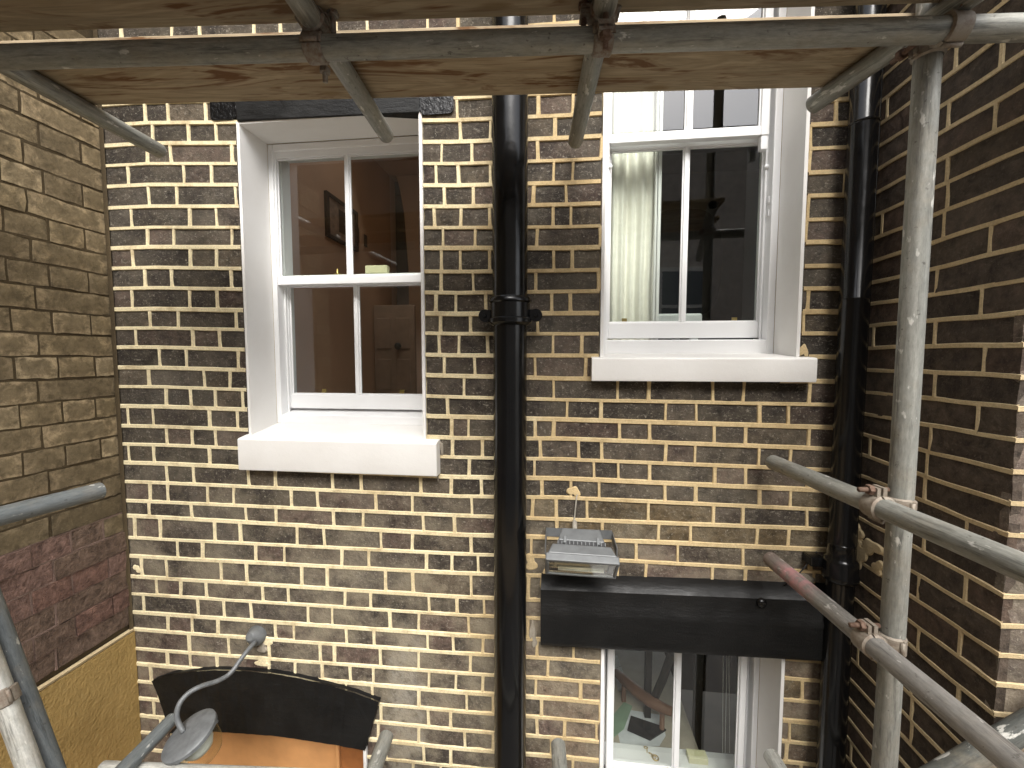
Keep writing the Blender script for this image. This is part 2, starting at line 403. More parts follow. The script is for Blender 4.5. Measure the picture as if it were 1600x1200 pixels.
# openings in the rear wall: (x0,x1,z0,z1)
WL = (-1.213, -.511, -.335, .885)
WR = (.151, .793, -.03, 1.46)
WB = (.170, .790, -1.84, -1.055)
DR = (-1.66, -.765, -3.2, -1.46)
holes = [WL, WR, WB, DR]
back = empty('brick_wall', (0, D, GZ), 'dark sooty brick rear wall with raised cream pointing round three white windows', 'wall'); bpar = back
def to_back(s, z, dp): return (s, D - dp - bpar.location.y, z - GZ)
# solid wall behind the facing bricks
xs = sorted({XL, XR} | {h[0] for h in holes} | {h[1] for h in holes}); zs_ = sorted({GZ, 3.0} | {h[2] for h in holes} | {h[3] for h in holes})
m = MB()
for i in range(len(xs) - 1):
    for j in range(len(zs_) - 1):
        cx, cz = (xs[i] + xs[i+1]) / 2, (zs_[j] + zs_[j+1]) / 2
        if any(h[0] < cx < h[1] and h[2] < cz < h[3] for h in holes): continue
        m.box(xs[i], xs[i+1], .012, .26, zs_[j] - GZ, zs_[j+1] - GZ)
m.build('wall_core', 'mortar', back)

R1 = [190,222,254,287,321,354,385,417,449,482,512,542,574,604,635,666,695,724,754,784,808,842,871,903,930,959,986,1016,1040]
R2 = [187,221,255,289,322,355,387,424,457,490,521,555,587,620,651,684,714,745,775,805,835,865,895,932,960,992,1020,1051,1081,1111,1140,1169]
R3 = [180,215,250,285,319,354,387,422,455,489,521,555,591,624,655,685,717,747,777,811,840,870,900]
R4 = {13:631,14:666,15:699,16:732,17:764,18:794,19:825,20:857}
COLS = [SY(250, 600).x, SY(715, 600).x, SY(880, 600).x, SY(1250, 600).x]
beds = {}
for i in range(32):
    b = SY(715, R2[i]).z
    a = SY(250, R1[i]).z if i < len(R1) else b - .004
    c = SY(880, R3[i]).z if i < len(R3) else b + .010
    d = SY(1250, R4[i]).z if i in R4 else c - .004
    beds[i] = [a, b, c, d]
for k in range(1, 17): beds[-k] = [beds[0][0] + .078*k] + [beds[0][q] + .0757*k for q in (1, 2, 3)]
for k in range(1, 13): beds[31 + k] = [beds[31][q] - .0765*k for q in range(4)]
PERP = {0:[226,262,321,714,841],1:[294,337,719,766,867],2:[230,266,362,690,840],3:[165,200,287,330,716,766,865,895],4:[232,276,368,694],
 5:[205,296,338,720,765,864,892],6:[230,271,362,692,839],7:[207,297,338,719,765,865,894],8:[226,268,361,689,837],9:[206,296,339,712,759,862,891],
 10:[234,278,369,688,840],11:[212,301,343,717,762,864,909],12:[249,291,372,694,836,915],13:[232,319,359,725,865,965,1014,1114,1162,1265],
 14:[259,298,336,699,886,939,1040,1088,1187,1232],15:[200,239,327,371,732,836,865,968,1015,1116,1165,1264],16:[260,300,707,904,940,1040,1086,1186,1235],
 17:[201,240,327,733,835,928,966,1015,1117,1165,1262],18:[260,302,388,430,519,564,657,705,892,936,1039,1087,1187,1235],
 19:[234,262,324,365,455,496,587,644,737,869,917,1013,1115,1161,1261],20:[299,384,431,521,567,661,710,870,941,1029,1079,1183,1232],
 21:[210,250,335,375,464,506,595,644,736,830,920,994,1059,1161],22:[277,316,399,444,534,576,666,706,747,868,1009,1113],
 23:[221,260,345,385,471,511,602,645,736],24:[244,282,322,410,450,539,579,670,714],25:[224,309,350,392,481,519,609,654,732],26:[262,300,340,430,459,541,584,668,708,839,896],
 27:[295,357,420,522,594,654,735,856],28:[261,297,339,420,461,503,547,583,670,712,837,907],29:[235,654,729,771,846],30:[669,704,839,882],31:[240,654,726,771,862],32:[662,704,895]}
# parts of the face where no facing brick shows (openings, sills)
excl = [(WL[0] - .012, WL[1] + .012, WL[2], WL[3] - .02), (WL[0] - .002, WL[1] + .002, WL[2], 1.06), (WR[0] - .012, WR[1] + .012, WR[2] + .02, WR[3]), (WB[0] - .01, WB[1] + .01, WB[2], WB[3]), DR,
        (-1.234, -.452, -.44, -.315), (.115, .832, -.082, .002), (.13, .83, -1.90, -1.80), (-.062, .905, -1.06, -.835)]
def brick_colour(x, z):
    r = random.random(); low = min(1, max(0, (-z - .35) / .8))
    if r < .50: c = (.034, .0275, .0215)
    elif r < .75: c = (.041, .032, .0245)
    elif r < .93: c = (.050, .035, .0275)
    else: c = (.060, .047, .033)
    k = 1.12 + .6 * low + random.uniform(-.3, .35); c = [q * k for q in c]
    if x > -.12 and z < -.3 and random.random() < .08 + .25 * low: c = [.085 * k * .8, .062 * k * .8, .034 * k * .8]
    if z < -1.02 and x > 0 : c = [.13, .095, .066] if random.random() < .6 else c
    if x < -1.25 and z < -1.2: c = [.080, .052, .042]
    return c
bl = []; mort = MB()
rows = sorted(k for k in beds if k - 1 in beds)
for i in rows:
    zt = lambda x, i=i: interp(COLS, beds[i-1], x); zb = lambda x, i=i: interp(COLS, beds[i], x)
    px = []
    for u in PERP.get(i, []):
        x = SY(u, 600).x
        for _ in range(2):                   # the wall is upright: find x at this row's height
            zc = (zt(x) + zb(x)) / 2; vv_ = 600
            lo, hi = -300, 1500
            for _ in range(40):
                mid = (lo + hi) / 2
                if SY(u, mid).z > zc: lo = mid
                else: hi = mid
            x = SY(u, (lo + hi) / 2).x
        px.append(x)
    px = sorted([XL] + [p for p in px if XL + .03 < p < XR - .03] + [XR]); full = [px[0]]
    flip = i % 2
    for p in px[1:]:
        while p - full[-1] > .262:
            st = .222 if flip else .112; flip ^= 1
            if p - full[-1] - st < .05: break
            full.append(full[-1] + st + random.uniform(-.008, .008))
        full.append(p)
    zmid = lambda x: (zt(x) + zb(x)) / 2
    for a, b in zip(full, full[1:]):
        segs = [(a, b)]
        for e in excl:
            zc = zmid((a + b) / 2)
            if e[2] < zc < e[3]:
                segs = [q for s_ in segs for q in ((s_[0], min(s_[1], e[0])), (max(s_[0], e[1]), s_[1])) if q[1] - q[0] > .012]
        for s0, s1 in segs:
            c = (s0 + s1) / 2; h = zt(c) - zb(c) - .002; wd = s1 - s0 - .003
            black = i == 0 and (SY(330, 170).x < c < SY(372, 170).x or SY(656, 170).x < c < SY(712, 170).x)
            tl = -math.atan2(zmid(s1) - zmid(s0), max(s1 - s0, .05))
            vis = wd * h * (0.2 if (zmid(c) > .95 or zmid(c) < -1.75) else 1) / (1 + .05 * abs(c))
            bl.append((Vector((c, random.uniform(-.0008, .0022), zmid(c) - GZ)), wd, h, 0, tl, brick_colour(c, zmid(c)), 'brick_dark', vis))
        if a > XL + .02:
            zc = zmid(a)
            if not any(e[0] < a < e[1] and e[2] < zc < e[3] for e in excl):
                ln = random.uniform(-.0035, .0035)
                strap(mort, [(a + ln * (t_ - .5), zb(a) + (zt(a) - zb(a)) * t_) for t_ in frange(0, 1, .085)], random.uniform(.0125, .0190), to_back, int(a * 9999) + i, .0020, .0034, True)
    # the bed joint under this row
    zs0 = frange(XL, XR, .0052); run = []
    wob = nz(i * 31 + 5)
    for x in zs0 + [None]:
        ok = x is not None and not any(e[0] < x < e[1] and e[2] < zb(x) < e[3] for e in excl)
        if ok: run.append((x, zb(x) + .0042 * wob(x * .28)))
        elif run:
            if len(run) > 2: strap(mort, run, .0206 + .0024 * math.sin(i * 2.3), to_back, i * 57 + len(run), .0032, .0044)
            run = []
for u, v, rx, rz_ in ((897, 768, .022, .024), (214, 888, .016, .02), (405, 1000, .05, .035), (410, 1035, .045, .018), (852, 905, .018, .05), (830, 880, .03, .03), (1256, 548, .014, .028)):
    p = SY(u, v); blob(mort, p.x, p.z, rx, rz_, to_back, u * 7)
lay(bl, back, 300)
mort.build('mortar', 'mortar', back)
# grey cement dabs
m = MB()
for u, v, rx, rz_ in ((832, 985, .012, .05), (690, 700, .008, .03), (685, 740, .006, .03), (410, 1012, .03, .022), (1262, 905, .03, .02), (835, 1000, .014, .03)):
    p = SY(u, v); blob(m, p.x, p.z, rx, rz_, to_back, u * 3, .0034)
m.build('cement_patch', 'grey_cement', back)

# ------------------------------------------------------------------ left wall (faces +X)
lw = empty('brick_wall', (XL, 1.2, GZ), 'yellow stock brick wall along the left with red lower bricks and ochre render', 'wall')
YF = .35                                     # how far towards the viewer its bricks run
def to_left(s, z, dp): return (dp, s - 1.2, z - GZ)
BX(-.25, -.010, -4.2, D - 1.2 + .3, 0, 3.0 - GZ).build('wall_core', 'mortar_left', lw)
zref, step = 0.0, .0808; bl = []; m1 = MB(); m2 = MB(); kr = 0
ks = range(-15, 17)
for k in ks:
    zt_ = zref - step * k; zb_ = zt_ - step
    red0 = zb_ < -.70; near = -.86 < zb_ < -.60
    if zt_ < -1.10: continue
    red = red0
    js = [1.4515 - .1236 * q for q in range(12)] if (k % 2 == 0) else [1.270 - .247 * q for q in range(6)]
    js = [D - .004] + [j + random.uniform(-.008, .008) for j in js if j > YF] + [YF]
    for a, b in zip(js, js[1:]):
        red = red0 ^ (near and random.random() < .3)
        c = (a + b) / 2; wd = a - b - (.008 if not red else .006); zb2 = max(zb_, -1.152); h = zt_ - zb2 - (.008 if not red else .005)
        if red: col = random.choice([(.17, .098, .076), (.185, .115, .092), (.14, .095, .07), (.16, .11, .082)])
        else:
            col = random.choice([(.30, .23, .138), (.25, .19, .11), (.22, .168, .10), (.34, .265, .162), (.19, .145, .087)])
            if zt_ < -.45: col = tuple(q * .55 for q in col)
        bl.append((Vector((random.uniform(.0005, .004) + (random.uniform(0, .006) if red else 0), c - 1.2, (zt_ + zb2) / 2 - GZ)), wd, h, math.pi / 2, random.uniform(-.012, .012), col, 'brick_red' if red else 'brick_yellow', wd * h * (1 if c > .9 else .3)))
    red = red0; mm = m2 if red else m1
    to_l = (lambda s, z, dp: to_left(s, z, dp - .0015)) if not red else to_left
    strap(mm, [(y, zt_ + .001 * math.sin(y * 40 + k)) for y in frange(YF, D, .009)], .0150 if not red else .0105, to_l, k * 91 + 4, .0012, .0020 if not red else .0045)
    for j in js[1:-1]:
        strap(mm, [(j, zb_ + (zt_ - zb_) * t_) for t_ in frange(0, 1, .12)], .0135 if not red else .009, to_l, int(j * 997) + k, .0010, .002 if not red else .004, True)
lay(bl, lw, 300)
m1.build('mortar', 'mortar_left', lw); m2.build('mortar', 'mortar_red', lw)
RZ = -1.154
BX(0, .012, YF - 1.2, D - 1.2 - .001, 0, RZ - .012 - GZ).build('render_panel', 'render', lw)
strap_m = MB(); strap(strap_m, [(y, RZ - .004) for y in frange(YF, D - .002, .01)], .016, to_left, 5, .013, .0015); strap_m.build('edge_bead', 'mortar_side', lw)
m = MB()                                    # dirty fillet in the corner with the rear wall
f1 = nz(17); zz = frange(RZ, 1.6, .02)
vv = []
for z in zz: vv += [(.0035, D - 1.2 - .014 + .004 * f1(z * .3), z - GZ), (.0055 + .001 * f1(z), D - 1.2 - .010, z - GZ), (.007 + .0015 * f1(z * .7), D - 1.2 - .006, z - GZ), (.010 + .002 * f1(z * .5 + 9), D - 1.2 - .003, z - GZ)]
m.add(vv, [(4*i+k, 4*i+k+1, 4*i+5+k, 4*i+4+k) for i in range(len(zz) - 1) for k in range(3)])
m.build('corner_fillet', 'mortar_left', lw, True)

# ------------------------------------------------------------------ right wall (faces -X) with its outer corner
YC = 1.042
rw = empty('brick_wall', (XR, YC, GZ), 'dark brick wall on the right with ochre joints and a lit outer corner', 'wall')
def to_right(s, z, dp): return (-dp, s - YC, z - GZ)
def to_front(s, z, dp): return (s - XR, -dp, z - GZ)
BX(.010, 3, .010, D + .3 - YC, 0, 3.0 - GZ).build('wall_core', 'mortar_side', rw)
bl = []; m1 = MB(); step = .0708; z0 = .3804 + step * 14
for k in range(44):
    zt_ = z0 - step * k; zb_ = zt_ - step
    if zb_ < -1.85: break
    odd = k % 2
    js = ([YC, 1.131, 1.352] if odd else [YC, 1.258, 1.372]) + [D]
    if k % 5 == 3: js = [YC, 1.258, 1.48, D]
    js = [js[0]] + [j + random.uniform(-.01, .01) for j in js[1:-1]] + [js[-1]]
    for a, b in zip(js, js[1:]):
        c = (a + b) / 2; wd = b - a - .003; h = step - .003
        col = random.choice([(.062, .046, .033), (.055, .042, .032), (.072, .050, .037), (.064, .048, .036)])
        kk = random.uniform(.85, 1.2); col = tuple(q * kk for q in col)
        bl.append((Vector((random.uniform(-.002, .001), c - YC, (zt_ + zb_) / 2 - GZ)), wd, h, -math.pi / 2, random.uniform(-.012, .012), col, 'brick_side', wd * h))
    xs2 = [XR] + ([XR + .22, XR + .335, XR + .56, XR + .67, XR + .89, XR + 1.0] if odd else [XR + .105, XR + .33, XR + .44, XR + .66, XR + .775, XR + 1.0])
    for a, b in zip(xs2, xs2[1:]):
        col = random.choice([(.105, .082, .066), (.12, .09, .072), (.085, .068, .055)])
        bl.append((Vector(((a + b) / 2 - XR, random.uniform(-.001, .001), (zt_ + zb_) / 2 - GZ)), b - a - .003, step - .003, 0, 0, col, 'brick_dark', .3 * (b - a) * step))
    off = k * .9
    bed = [(y, zt_ + .0022 * math.sin(y * 7 + off) + .0008 * math.sin(y * 31 + off * 2)) for y in frange(YC - .001, D, .0055)]
    strap(m1, bed, .0170, to_right, k * 71, .0018, .0036)
    strap(m1, [(x, zt_ + .0015 * math.sin(x * 31 + off)) for x in frange(XR - .001, XR + 1.0, .008)], .0165, to_front, k * 73 + 1, .0022, .003)
    for j in js[1:-1]: strap(m1, [(j, zb_ + step * t_) for t_ in frange(0, 1, .11)], .0125, to_right, int(j * 997) + k, .0016, .0025, True)
    for j in xs2[1:-1]: strap(m1, [(j, zb_ + step * t_) for t_ in frange(0, 1, .11)], .0125, to_front, int(j * 997) + k, .0016, .0025, True)
for _ in range(9):
    y = random.uniform(1.40, D); z = random.uniform(-.68, -.56); blob(m1, y, z, random.uniform(.03, .07), random.uniform(.02, .05), to_right, int(y * 1e5), .003)
lay(bl, rw, 300); m1.build('mortar', 'mortar_side', rw)
m = MB(); f1 = nz(23); zz = frange(-1.9, 1.6, .013); vv = []
for z in zz:
    a = .016 + .004 * f1(z * .5) + .003 * f1(z * 2)
    vv += [(-.0005 - .004, D - YC - a * 1.7, z - GZ), (-a * .55, D - YC - a * .8, z - GZ), (-a * 1.1, D - YC - .004, z - GZ)]
m.add(vv, [(3*i+k, 3*i+k+1, 3*i+4+k, 3*i+3+k) for i in range(len(zz) - 1) for k in range(2)])
m.build('corner_fillet', 'white_masonry', rw, True)
def buildw(m, name, mat, parent=None, smooth=False, bevel=0):
    """m holds world coordinates; the child is stored relative to its parents"""
    if parent is not None:
        off = Vector(); q = parent
        while q is not None: off += q.location; q = q.parent
        m.v = [(p[0] - off.x, p[1] - off.y, p[2] - off.z) for p in m.v]
    return m.build(name, mat, parent, smooth, bevel)
def thing(m, name, mat, label, cat, group=None, smooth=False, bevel=0):
    """a one-mesh thing given in world coordinates, its origin set at its base"""
    xs = [p[0] for p in m.v]; ys = [p[1] for p in m.v]; zs = [p[2] for p in m.v]
    c = Vector(((min(xs) + max(xs)) / 2, (min(ys) + max(ys)) / 2, min(zs)))
    m.v = [(p[0] - c.x, p[1] - c.y, p[2] - c.z) for p in m.v]
    o = m.build(name, mat, None, smooth, bevel); o.location = c
    return tag(o, label, cat, group)

# ------------------------------------------------------------------ windows
def lining(win, x0, x1, z0, z1, depth, top=True):
    f = nz(int(x0 * 1000)); m = MB()
    def strip(a, b, side):                   # jamb with a ragged painted lip on the brick face
        zz = frange(z0, z1, .012); vv = []
        for z in zz:
            j = .0105 + .0022 * f(z * .8 + side)
            vv += [(a - side * .001, D + depth, z), (a - side * .001, D - .0035, z), (a + side * j, D - .0042, z), (a + side * (j + .0015), D + .002, z)]
        m.add(vv, [(4*i+k, 4*i+k+1, 4*i+5+k, 4*i+4+k) for i in range(len(zz) - 1) for k in range(3)])
    strip(x0, x0, -1); strip(x1, x1, 1)
    if top: m.box(x0 + .001, x1 - .001, D - .002, D + depth, z1 - .008, z1 - .001)
    return buildw(m, 'reveal', 'white_masonry', win, 'auto')
def sash(win, name, x0, x1, z0, z1, st, tp, bt, bars, y0, y1, barw=.016, horn=False, lifts=()):
    m = MB().box(x0, x0 + st, y0, y1, z0, z1).box(x1 - st, x1, y0, y1, z0, z1)
    m.box(x0 + st, x1 - st, y0 + .001, y1, z1 - tp, z1).box(x0 + st, x1 - st, y0 + .001, y1, z0, z0 + bt)
    if horn:
        for a, b in ((x0, x0 + st), (x1 - st, x1)): m.box(a + .002, b - .002, y0 + .003, y1 - .003, z0 - .05, z0)
    s = buildw(m, name, 'white_paint', win, False, .0025)
    gx = [x0 + st] + list(bars) + [x1 - st]; yg = (y0 + y1) / 2
    for a, b in zip(gx, gx[1:]):
        la = a + (barw / 2 if a != gx[0] else 0); lb = b - (barw / 2 if b != gx[-1] else 0)
        buildw(BX(la - .003, lb + .003, yg, yg + .004, z0 + bt - .003, z1 - tp + .003), 'pane', 'glass', s)
        # putty line round the pane
        p = MB(); e = .0055; q0, q1 = z0 + bt, z1 - tp
        p.box(la, la + e, yg - .007, yg - .0005, q0, q1).box(lb - e, lb, yg - .007, yg - .0005, q0, q1)
        p.box(la + e, lb - e, yg - .007, yg - .0005, q0, q0 + e).box(la + e, lb - e, yg - .007, yg - .0005, q1 - e, q1)
        buildw(p, 'putty', 'white_paint', s, False, .0015)
    for b in bars:
        buildw(BX(b - barw / 2, b + barw / 2, y0 + .002, y1 - .002, z0 + bt - .001, z1 - tp + .001), 'glazing_bar', 'white_paint', s, False, .003)
    for lx in lifts:
        q = MB().box(lx - .010, lx + .010, y1 + .001, y1 + .013, z0 + bt + .002, z0 + bt + .007).box(lx - .010, lx + .010, y1 + .009, y1 + .013, z0 + bt + .007, z0 + bt + .021)
        buildw(q, 'sash_lift', 'brass', s)
    return s
def sill(win, xa, xb, z0, z1, zback, yf, yb, seed):
    """masonry sill with a slightly uneven painted front"""
    f = nz(seed); m = MB(); xs_ = frange(xa, xb, .025); vv = []
    for x in xs_:
        e = .0012 * f(x * .3); b = .0016 * f(x * .9 + 3)
        vv += [(x, D + .03, z0 + b), (x, yf + .003 + e, z0 + b), (x, yf + e, z0 + .006 + b), (x, yf + e, z1 - .005 + e), (x, yf + .005 + e, z1 + e), (x, yb, zback)]
    n = 6; m.add(vv, [(n*i+k, n*i+k+1, n*i+n+k+1, n*i+n+k) for i in range(len(xs_) - 1) for k in range(n - 1)] + [tuple(range(n)), tuple((len(xs_) - 1) * n + k for k in range(n - 1, -1, -1))])
    return buildw(m, 'sill', 'white_masonry', win, 'auto')
def box_frame(win, x0, x1, z0, z1, side, head, y0, y1, bead_y):
    m = MB().box(x0, x0 + side, y0, y1, z0, z1).box(x1 - side, x1, y0, y1, z0, z1).box(x0 + side, x1 - side, y0 + .001, y1, z1 - head, z1)
    for a, b in ((x0 + side, x0 + side + .009), (x1 - side - .009, x1 - side)): m.box(a, b, bead_y - .005, bead_y + .005, z0, z1 - head)
    return buildw(m, 'box_frame', 'white_paint', win, False, .003)

YA, YB = D + .150, D + .265                  # window frame front and back
# --- left window
wL = empty('sash_window', (-.862, D, WL[2]), 'white two-over-two sash window with peach room behind, left of the thick black pipe', 'window')
lining(wL, WL[0], WL[1], -.325, WL[3], .15)
sill(wL, -1.238, -.4475, -.440, -.316, -.286, D - .046, YA + .01, 3)
g0 = SY(437, 340, 1.705).x; xc = SY(545.5, 340, 1.705).x; g1 = 2 * (-.862) - g0
zt_, zr = SY(437, 250, 1.705).z, SY(500, 433, 1.705).z
box_frame(wL, WL[0] + .001, WL[1] - .001, -.286, WL[3] - .009, .022, .028, YA, YB, 1.7285)
u_ = sash(wL, 'upper_sash', g0 - .030, g1 + .030, SY(500, 444, 1.69).z, zt_ + .036, .030, .036, zr - SY(500, 444, 1.69).z, [xc], 1.69, 1.722)
h0 = SY(456, 530, 1.752).x; hz0, hz1 = SY(520, 616, 1.752).z, SY(520, 447, 1.752).z; xb = SY(559.5, 530, 1.752).x
l_ = sash(wL, 'lower_sash', h0 - .030, 2 * (-.862) - h0 + .030, hz0 - .062, SY(500, 432, 1.752).z + .004, .030, SY(500, 432, 1.752).z + .004 - hz1, .062, [xb], 1.735, 1.769, lifts=(SY(505, 612, 1.77).x, SY(627, 612, 1.77).x))
buildw(MB().add([(WL[0] + .003, YA + .004, -.288), (WL[1] - .003, YA + .004, -.288), (WL[1] - .003, YB, -.27), (WL[0] + .003, YB, -.27), (WL[0] + .003, YA + .004, hz0 - .085), (WL[1] - .003, YA + .004, hz0 - .085), (WL[1] - .003, YB, hz0 - .064), (WL[0] + .003, YB, hz0 - .064)],
       [(0, 3, 2, 1), (4, 5, 6, 7), (0, 1, 5, 4), (1, 2, 6, 5), (2, 3, 7, 6), (3, 0, 4, 7)]), 'timber_cill', 'white_paint', wL, False, .004)
# --- upper right window
wR = empty('sash_window', (.472, D, WR[2]), 'white sash window with cream curtain and dark room behind, right of the thick black pipe', 'window')
lining(wR, WR[0], WR[1], -.02, WR[3], .15)
sill(wR, .1097, .836, -.084, -.004, .012, D - .046, YA + .01, 5)
box_frame(wR, WR[0] + .001, WR[1] - .001, .01, WR[3] - .009, .026, .03, YA, YB, 1.7285)
ub = SY(1076, 170, 1.705).x; lb_ = SY(1069, 360, 1.752).x
rz1, rz0 = SY(1075, 203, 1.69).z, SY(1075, 217, 1.69).z
ga = SY(953, 170, 1.705).x; gb = SY(1187, 170, 1.705).x
sash(wR, 'upper_sash', ga - .026, gb + .030, rz0, 1.42, .028, .04, rz1 - rz0, [ub], 1.69, 1.722, .019, True)
la = SY(952, 360, 1.752).x; lbx = SY(1187, 360, 1.752).x; z0_ = SY(1070, 504, 1.752).z
sash(wR, 'lower_sash', la - .028, lbx + .030, z0_ - .062, rz0 + .05, .028, .055, .062, [lb_], 1.735, 1.769, .016, lifts=(SY(976, 500, 1.77).x, SY(1149, 498, 1.77).x))
buildw(MB().box(WR[0] + .003, WR[1] - .003, YA + .004, YB, .008, z0_ - .070), 'timber_cill', 'white_paint', wR, False, .004)
m = MB()                                     # old hinge plates and knob left on the jamb
for v in (312, 332): p = SY(1201, v, 1.70); m.box(WR[1] - .031, WR[1] - .0275, 1.698, 1.716, p.z - .012, p.z + .012)
buildw(m, 'hinge_plate', 'white_paint', wR, False, .001)
for u, yy in ((1196, 1.732), (953, 1.732)):
    p = SY(u, 262, yy); q = MB().lathe([(0, -.016), (.006, -.016), (.009, -.012), (.009, -.006), (.005, -.002), (.005, .006)], 14, Matrix.Translation(p) @ Matrix.Rotation(R(-90), 4, 'X'))
    buildw(q, 'knob', 'white_paint', wR, True)
p0, p1 = SY(1022, 360, 1.80), SY(1031, 360, 1.80)
buildw(MB().box(p0.x, p0.x + .008, 1.79, 1.81, .03, 1.4).box(p0.x + .010, p1.x, 1.785, 1.805, .03, 1.4), 'inner_frame', 'white_paint', wR, False, .002)
# --- lower right window
wB = empty('sash_window', (.48, D, WB[2]), 'white sash window under the black lintel beam, a cluttered desk behind its glass', 'window')
lining(wB, WB[0], WB[1], -1.80, -1.052, .15, False)
box_frame(wB, WB[0] + .001, WB[1] - .001, -1.80, -1.0, .020, .03, YA, YB, 1.7285)
sash(wB, 'upper_sash', SY(957, 1100, 1.705).x - .024, SY(1153, 1100, 1.705).x + .024, -1.80, -1.02, .024, .03, -SY(1000, 1194, 1.705).z * -1 + 1.80 if False else 1.80 + SY(1000, 1194, 1.705).z, [SY(1057, 1100, 1.705).x], 1.69, 1.722, .018)

sill(wB, .125, .835, -1.905, -1.842, -1.825, D - .046, YA + .03, 8)
# ------------------------------------------------------------------ black lintels and arch
m = MB().add([(WL[0] - .004, D - .010, .886), (WL[1] + .003, D - .010, .872), (WL[1] + .003, D + .10, .882), (WL[0] - .004, D + .10, .886), (WL[0] - .004, D - .010, 1.10), (WL[1] + .003, D - .010, 1.10), (WL[1] + .003, D + .1, 1.10), (WL[0] - .004, D + .1, 1.10)],
    [(0, 3, 2, 1), (4, 5, 6, 7), (0, 1, 5, 4), (1, 2, 6, 5), (2, 3, 7, 6), (3, 0, 4, 7)])
ln_ = empty('lintel', (-.862, D, .88), 'black painted lintel with rough end blocks above the left sash window, under the boards', 'lintel')
buildw(m, 'lintel_face', 'black_paint', ln_, False, .003)
for xa, xb2, za_, zb2 in ((SY(331, 170).x, WL[0] - .006, .896, .985), (WL[1] + .006, SY(709, 170).x, .866, .945)):
    q = MB(); f1 = nz(int(xa * 999)); pts = []
    for k in range(28):
        a_ = 2 * math.pi * (k + .5) / 28; cx, sx_ = math.cos(a_), math.sin(a_)
        pts.append(((xa + xb2) / 2 + (xb2 - xa) / 2 * math.copysign(abs(cx) ** .3, cx) + .002 * f1(k * .01), (za_ + zb2) / 2 + (zb2 - za_) / 2 * math.copysign(abs(sx_) ** .3, sx_) + .002 * f1(k * .013 + 1)))
    q.add([(x, D - .0065, z) for x, z in pts] + [(x, D + .01, z) for x, z in pts], [tuple(range(28))] + [(k, (k + 1) % 28, 28 + (k + 1) % 28, 28 + k) for k in range(28)])
    buildw(q, 'end_block', 'black_rough', ln_, False, .002)
def rough_slab(outline, y0, y1, jag, seed, step=.018):
    """a thick plate following an outline, its rim uneven"""
    f = nz(seed); pts = []
    for (a, b), (c, d) in zip(outline, outline[1:] + outline[:1]):
        n = max(1, int(math.hypot(c - a, d - b) / step))
        for i in range(n):
            t_ = i / n; pts.append((a + (c - a) * t_ + jag * f(len(pts) * .21), b + (d - b) * t_ + jag * f(len(pts) * .17 + 40)))
    n = len(pts); cx = sum(p[0] for p in pts) / n; cz = sum(p[1] for p in pts) / n
    sh = lambda p, k: (p[0] + (cx - p[0]) * 0, p[1] + (cz - p[1]) * 0)
    m = MB(); m.add([(p[0], y0 + .006, p[1]) for p in pts] + [(p[0], y1, p[1]) for p in pts], [(i, (i + 1) % n, n + (i + 1) % n, n + i) for i in range(n)])
    bm = bmesh.new(); vs = [bm.verts.new((p[0], y0 + .006, p[1])) for p in pts]; fc = bm.faces.new(vs)
    r = bmesh.ops.inset_region(bm, faces=[fc], thickness=.006, depth=0)
    for v in fc.verts: v.co.y = y0 + random.uniform(-.001, .001)
    bmesh.ops.triangulate(bm, faces=[fc]); bm.verts.index_update(); bm.faces.ensure_lookup_table()
    m.add([tuple(v.co) for v in bm.verts], [tuple(v.index for v in f_.verts) for f_ in bm.faces]); bm.free(); return m
YL = D - .056
a, b, c, d = SY(845, 918, YL), SY(1290, 936, YL), SY(1290, 1020, YL), SY(845, 1002, YL)
m = MB(); f1 = nz(71); xs_ = frange(a.x, .955, .011); vv = []
prof = [(D + .02, .028), (D - .02, .024), (YL + .010, .006), (YL, -.006), (YL + .003, -.075), (YL - .004, -.09), (YL - .001, -.105), (YL - .001, -.205), (YL + .008, -.222), (D + .14, -.226)]
for i, x in enumerate(xs_):
    zt_ = a.z + (b.z - a.z) * (x - a.x) / (b.x - a.x)
    for k, (y, dz) in enumerate(prof): vv.append((x, y + .0030 * f1(x * .16 + k * 3) + (.002 * f1(x * .5 + k) if k in (3, 4, 5, 6) else 0), zt_ + dz + .0030 * f1(x * .16 + k * 7)))
n = len(prof); m.add(vv, [(n*i+k, n*i+k+1, n*i+n+k+1, n*i+n+k) for i in range(len(xs_) - 1) for k in range(n - 1)] + [tuple(range(n)), tuple((len(xs_) - 1) * n + k for k in range(n - 1, -1, -1))])
lb0 = empty('lintel_beam', ((a.x + .955) / 2, D, a.z - .23), 'thick black painted lintel beam above the lower right window', 'lintel')
buildw(m, 'beam', 'black_paint', lb0, 'auto')
kp = SY(1189, 941, YL)
buildw(MB().lathe([(.016, -.004), (.017, .006), (.012, .013), (.005, .015), (0, .012)], 16, Matrix.Translation(kp) @ Matrix.Rotation(R(90), 4, 'X')), 'plug', 'black_gloss', lb0, True)
YR = D - .022
top = [(237, 1064), (262, 1055), (295, 1050), (335, 1047), (380, 1048), (425, 1052), (470, 1060), (515, 1071), (555, 1083), (592, 1097)]
bot = [(570, 1173), (530, 1165), (480, 1157), (430, 1150), (380, 1146), (330, 1143), (290, 1144), (263, 1146), (258, 1120), (248, 1090)]
ol = [(SY(u, v, YR).x, SY(u, v, YR).z) for u, v in top + bot]
thing(rough_slab(ol, YR, D + .10, .0025, 9), 'door_arch', 'black_paint', 'shallow black painted arch over the orange doorway at lower left', 'arch')

